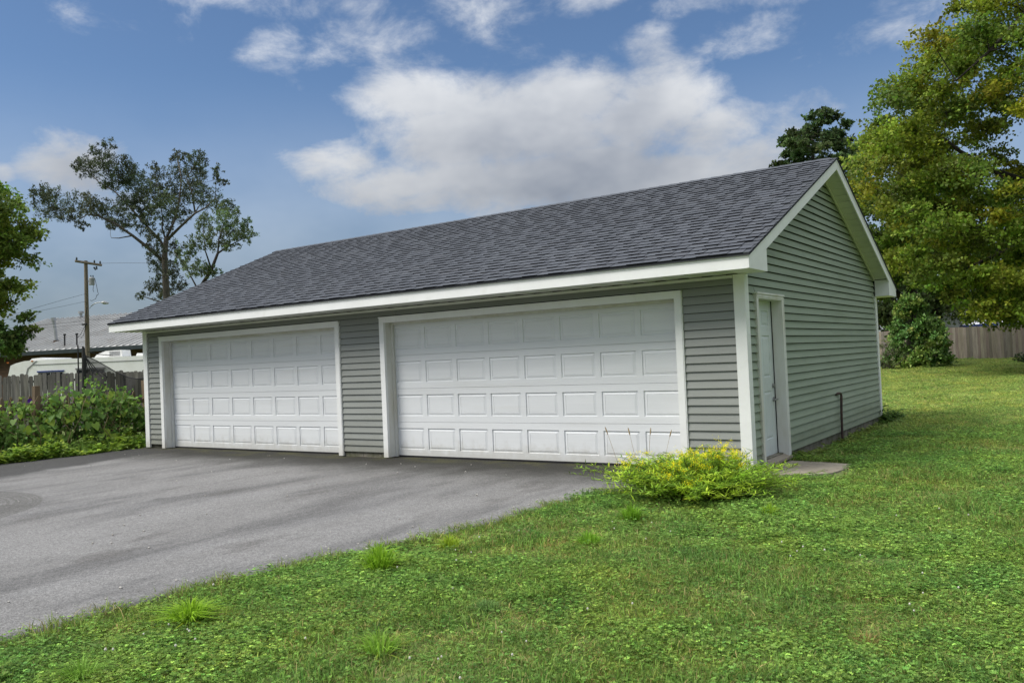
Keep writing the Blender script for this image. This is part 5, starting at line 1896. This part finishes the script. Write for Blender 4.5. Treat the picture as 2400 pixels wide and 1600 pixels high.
# density falls with distance from where the lawn is looked at
for (t0, t1, dens, sc0) in ((2.3, 6.5, 125, 1.0), (6.5, 11, 80, 1.2), (11, 18, 44, 1.6), (18, 30, 18, 2.4), (30, 52, 8, 3.2)):
    hw = .75
    area = (t1 * t1 - t0 * t0) * hw
    n = int(area * dens)
    t = np.sqrt(rng.uniform(t0 * t0, t1 * t1, n))
    lat = rng.uniform(-hw, hw, n) * t
    fh, rh = FW[:2] / np.linalg.norm(FW[:2]), RI[:2] / np.linalg.norm(RI[:2])
    xy = CAM[:2] + t[:, None] * fh + lat[:, None] * rh
    x, y = xy[:, 0], xy[:, 1]
    ins = np.minimum(np.minimum(edge_r(y) - x, x - edge_l(y)), .3 - y)
    ok = ins < .02 + rng.normal(0, .04, n)
    ok &= ~((x > -W - .05) & (x < .06) & (y > -.1) & (y < D + .05))
    ok &= ~((x > .0) & (x < 1.0) & (y > .05) & (y < 1.36) & (((x - .5) / .5) ** 2 + ((y - .72) / .64) ** 2 < 1.6))
    ok &= ~((x < -11) & (y < 5))
    ok &= (x > -7) | (y < .5)
    ok &= ~((((x - gb[0]) / .55) ** 2 + ((y - gb[1] + .2) / .62) ** 2 < 1) & (rng.random(n) < .8))
    x, y = x[ok], y[ok]
    m = len(x)
    # patches: clover here, grass there
    patch = np.array([mnoise.noise((a * .55, b_ * .55, 3.3)) + .5 * mnoise.noise((a * 1.7, b_ * 1.7, 9.1)) for a, b_ in zip(x, y)])
    u = rng.random(m)
    idx = np.where(patch > .12, np.where(u < .68, 1, np.where(u < .85, 2, 5)), np.where(patch > -.15, np.where(u < .5, 2, np.where(u < .7, 0, np.where(u < .9, 1, 4))), np.where(u < .55, 0, np.where(u < .85, 3, 4))))
    idx = np.where((idx == 5) & (rng.random(m) < .7), 1, idx)
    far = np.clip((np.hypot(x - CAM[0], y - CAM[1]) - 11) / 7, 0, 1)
    idx = np.where(rng.random(m) < far, np.where(u < .75, 6, np.where(u < .9, 0, 3)), idx)  # sunlight on the far lawn put into paler turf colour
    scl = sc0 * rng.uniform(.75, 1.2, m)
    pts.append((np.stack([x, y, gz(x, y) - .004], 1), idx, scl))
PT, IX, SCL = [np.concatenate([p[i] for p in pts]) for i in range(3)]
n = len(PT)
me = bpy.data.meshes.new('grass')
me.vertices.add(n)
me.vertices.foreach_set('co', PT.astype(np.float32).ravel())
a = me.attributes.new('idx', 'INT', 'POINT')
a.data.foreach_set('value', IX.astype(np.int32))
a = me.attributes.new('scl', 'FLOAT_VECTOR', 'POINT')
tall = np.array([1 + .55 * mnoise.noise((a_ * .9, b_ * .9, 2.2)) + .35 * mnoise.noise((a_ * 3.1, b_ * 3.1, 6.)) for a_, b_, _c in PT])
s3_ = np.stack([SCL, SCL, np.clip(SCL, 0, 1.4) * rng.uniform(.7, 1.2, n) * np.clip(tall, .5, 1.9)], 1)
a.data.foreach_set('vector', s3_.astype(np.float32).ravel())
a = me.attributes.new('rot', 'FLOAT_VECTOR', 'POINT')
a.data.foreach_set('vector', np.stack([rng.normal(0, .08, n), rng.normal(0, .08, n), rng.uniform(0, 6.28, n)], 1).astype(np.float32).ravel())
me.update()
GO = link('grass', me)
tag(GO, 'short green grass and clover covering the lawn', 'grass', kind='stuff')
ng = bpy.data.node_groups.new('turf', 'GeometryNodeTree')
ng.interface.new_socket('Geometry', in_out='INPUT', socket_type='NodeSocketGeometry')
ng.interface.new_socket('Geometry', in_out='OUTPUT', socket_type='NodeSocketGeometry')
gi, go = ng.nodes.new('NodeGroupInput'), ng.nodes.new('NodeGroupOutput')
iop = ng.nodes.new('GeometryNodeInstanceOnPoints')
ci = ng.nodes.new('GeometryNodeCollectionInfo')
ci.inputs['Collection'].default_value = kinds
ci.inputs['Separate Children'].default_value = True
ci.inputs['Reset Children'].default_value = True


def named(nm, dt):
    x_ = ng.nodes.new('GeometryNodeInputNamedAttribute')
    x_.data_type = dt
    x_.inputs['Name'].default_value = nm
    return x_.outputs[0]


e2r = ng.nodes.new('FunctionNodeEulerToRotation')
ng.links.new(named('rot', 'FLOAT_VECTOR'), e2r.inputs[0])
ng.links.new(gi.outputs[0], iop.inputs['Points'])
ng.links.new(ci.outputs[0], iop.inputs['Instance'])
iop.inputs['Pick Instance'].default_value = True
ng.links.new(named('idx', 'INT'), iop.inputs['Instance Index'])
ng.links.new(e2r.outputs[0], iop.inputs['Rotation'])
ng.links.new(named('scl', 'FLOAT_VECTOR'), iop.inputs['Scale'])
ng.links.new(iop.outputs[0], go.inputs[0])
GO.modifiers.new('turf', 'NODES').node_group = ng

# white clover heads
b = MB()
for _ in range(120):
    t = random.uniform(3.4, 7.5)
    x, y = (CAM[:2] + FW[:2] * t + RI[:2] * random.uniform(-.62, .55) * t)
    if edge_r(y) > x - .05 or (x > -2 and y > -2.4 and x < .9):
        continue
    if mnoise.noise((x * .8, y * .8, 5.)) < .0:
        continue
    z = gfn(x, y) + random.uniform(.04, .075)
    r = random.uniform(.005, .008)
    b.tube([(x, y, z - r), (x, y, z), (x, y, z + r)], [r * .6, r, r * .5], 6)
tag(b.build('clover_flowers', mat('clover_white', (.55, .53, .46), rough=.8)), 'scattered tiny white clover flower heads in the lawn', 'flowers', kind='stuff')

# grit and leaf scraps on the asphalt
b = MB()
for _ in range(150):
    y = random.uniform(-7.5, -.3)
    x = random.uniform(-12.4, float(edge_r(y)) - .05)
    if random.random() < .5:
        x = float(edge_r(y)) - abs(random.gauss(0, .25))
    r = random.uniform(.004, .012)
    b.tube([(x, y, DRZ - .004), (x + r * .3, y, DRZ + r * .8), (x, y, DRZ + r * 1.5)], [r, r * 1.1, r * .4], 5)
tag(b.build('grit', M_SPECK), 'scattered pale grit along the driveway', 'grit', kind='stuff')
for o in THINGS:
    del o['_o']
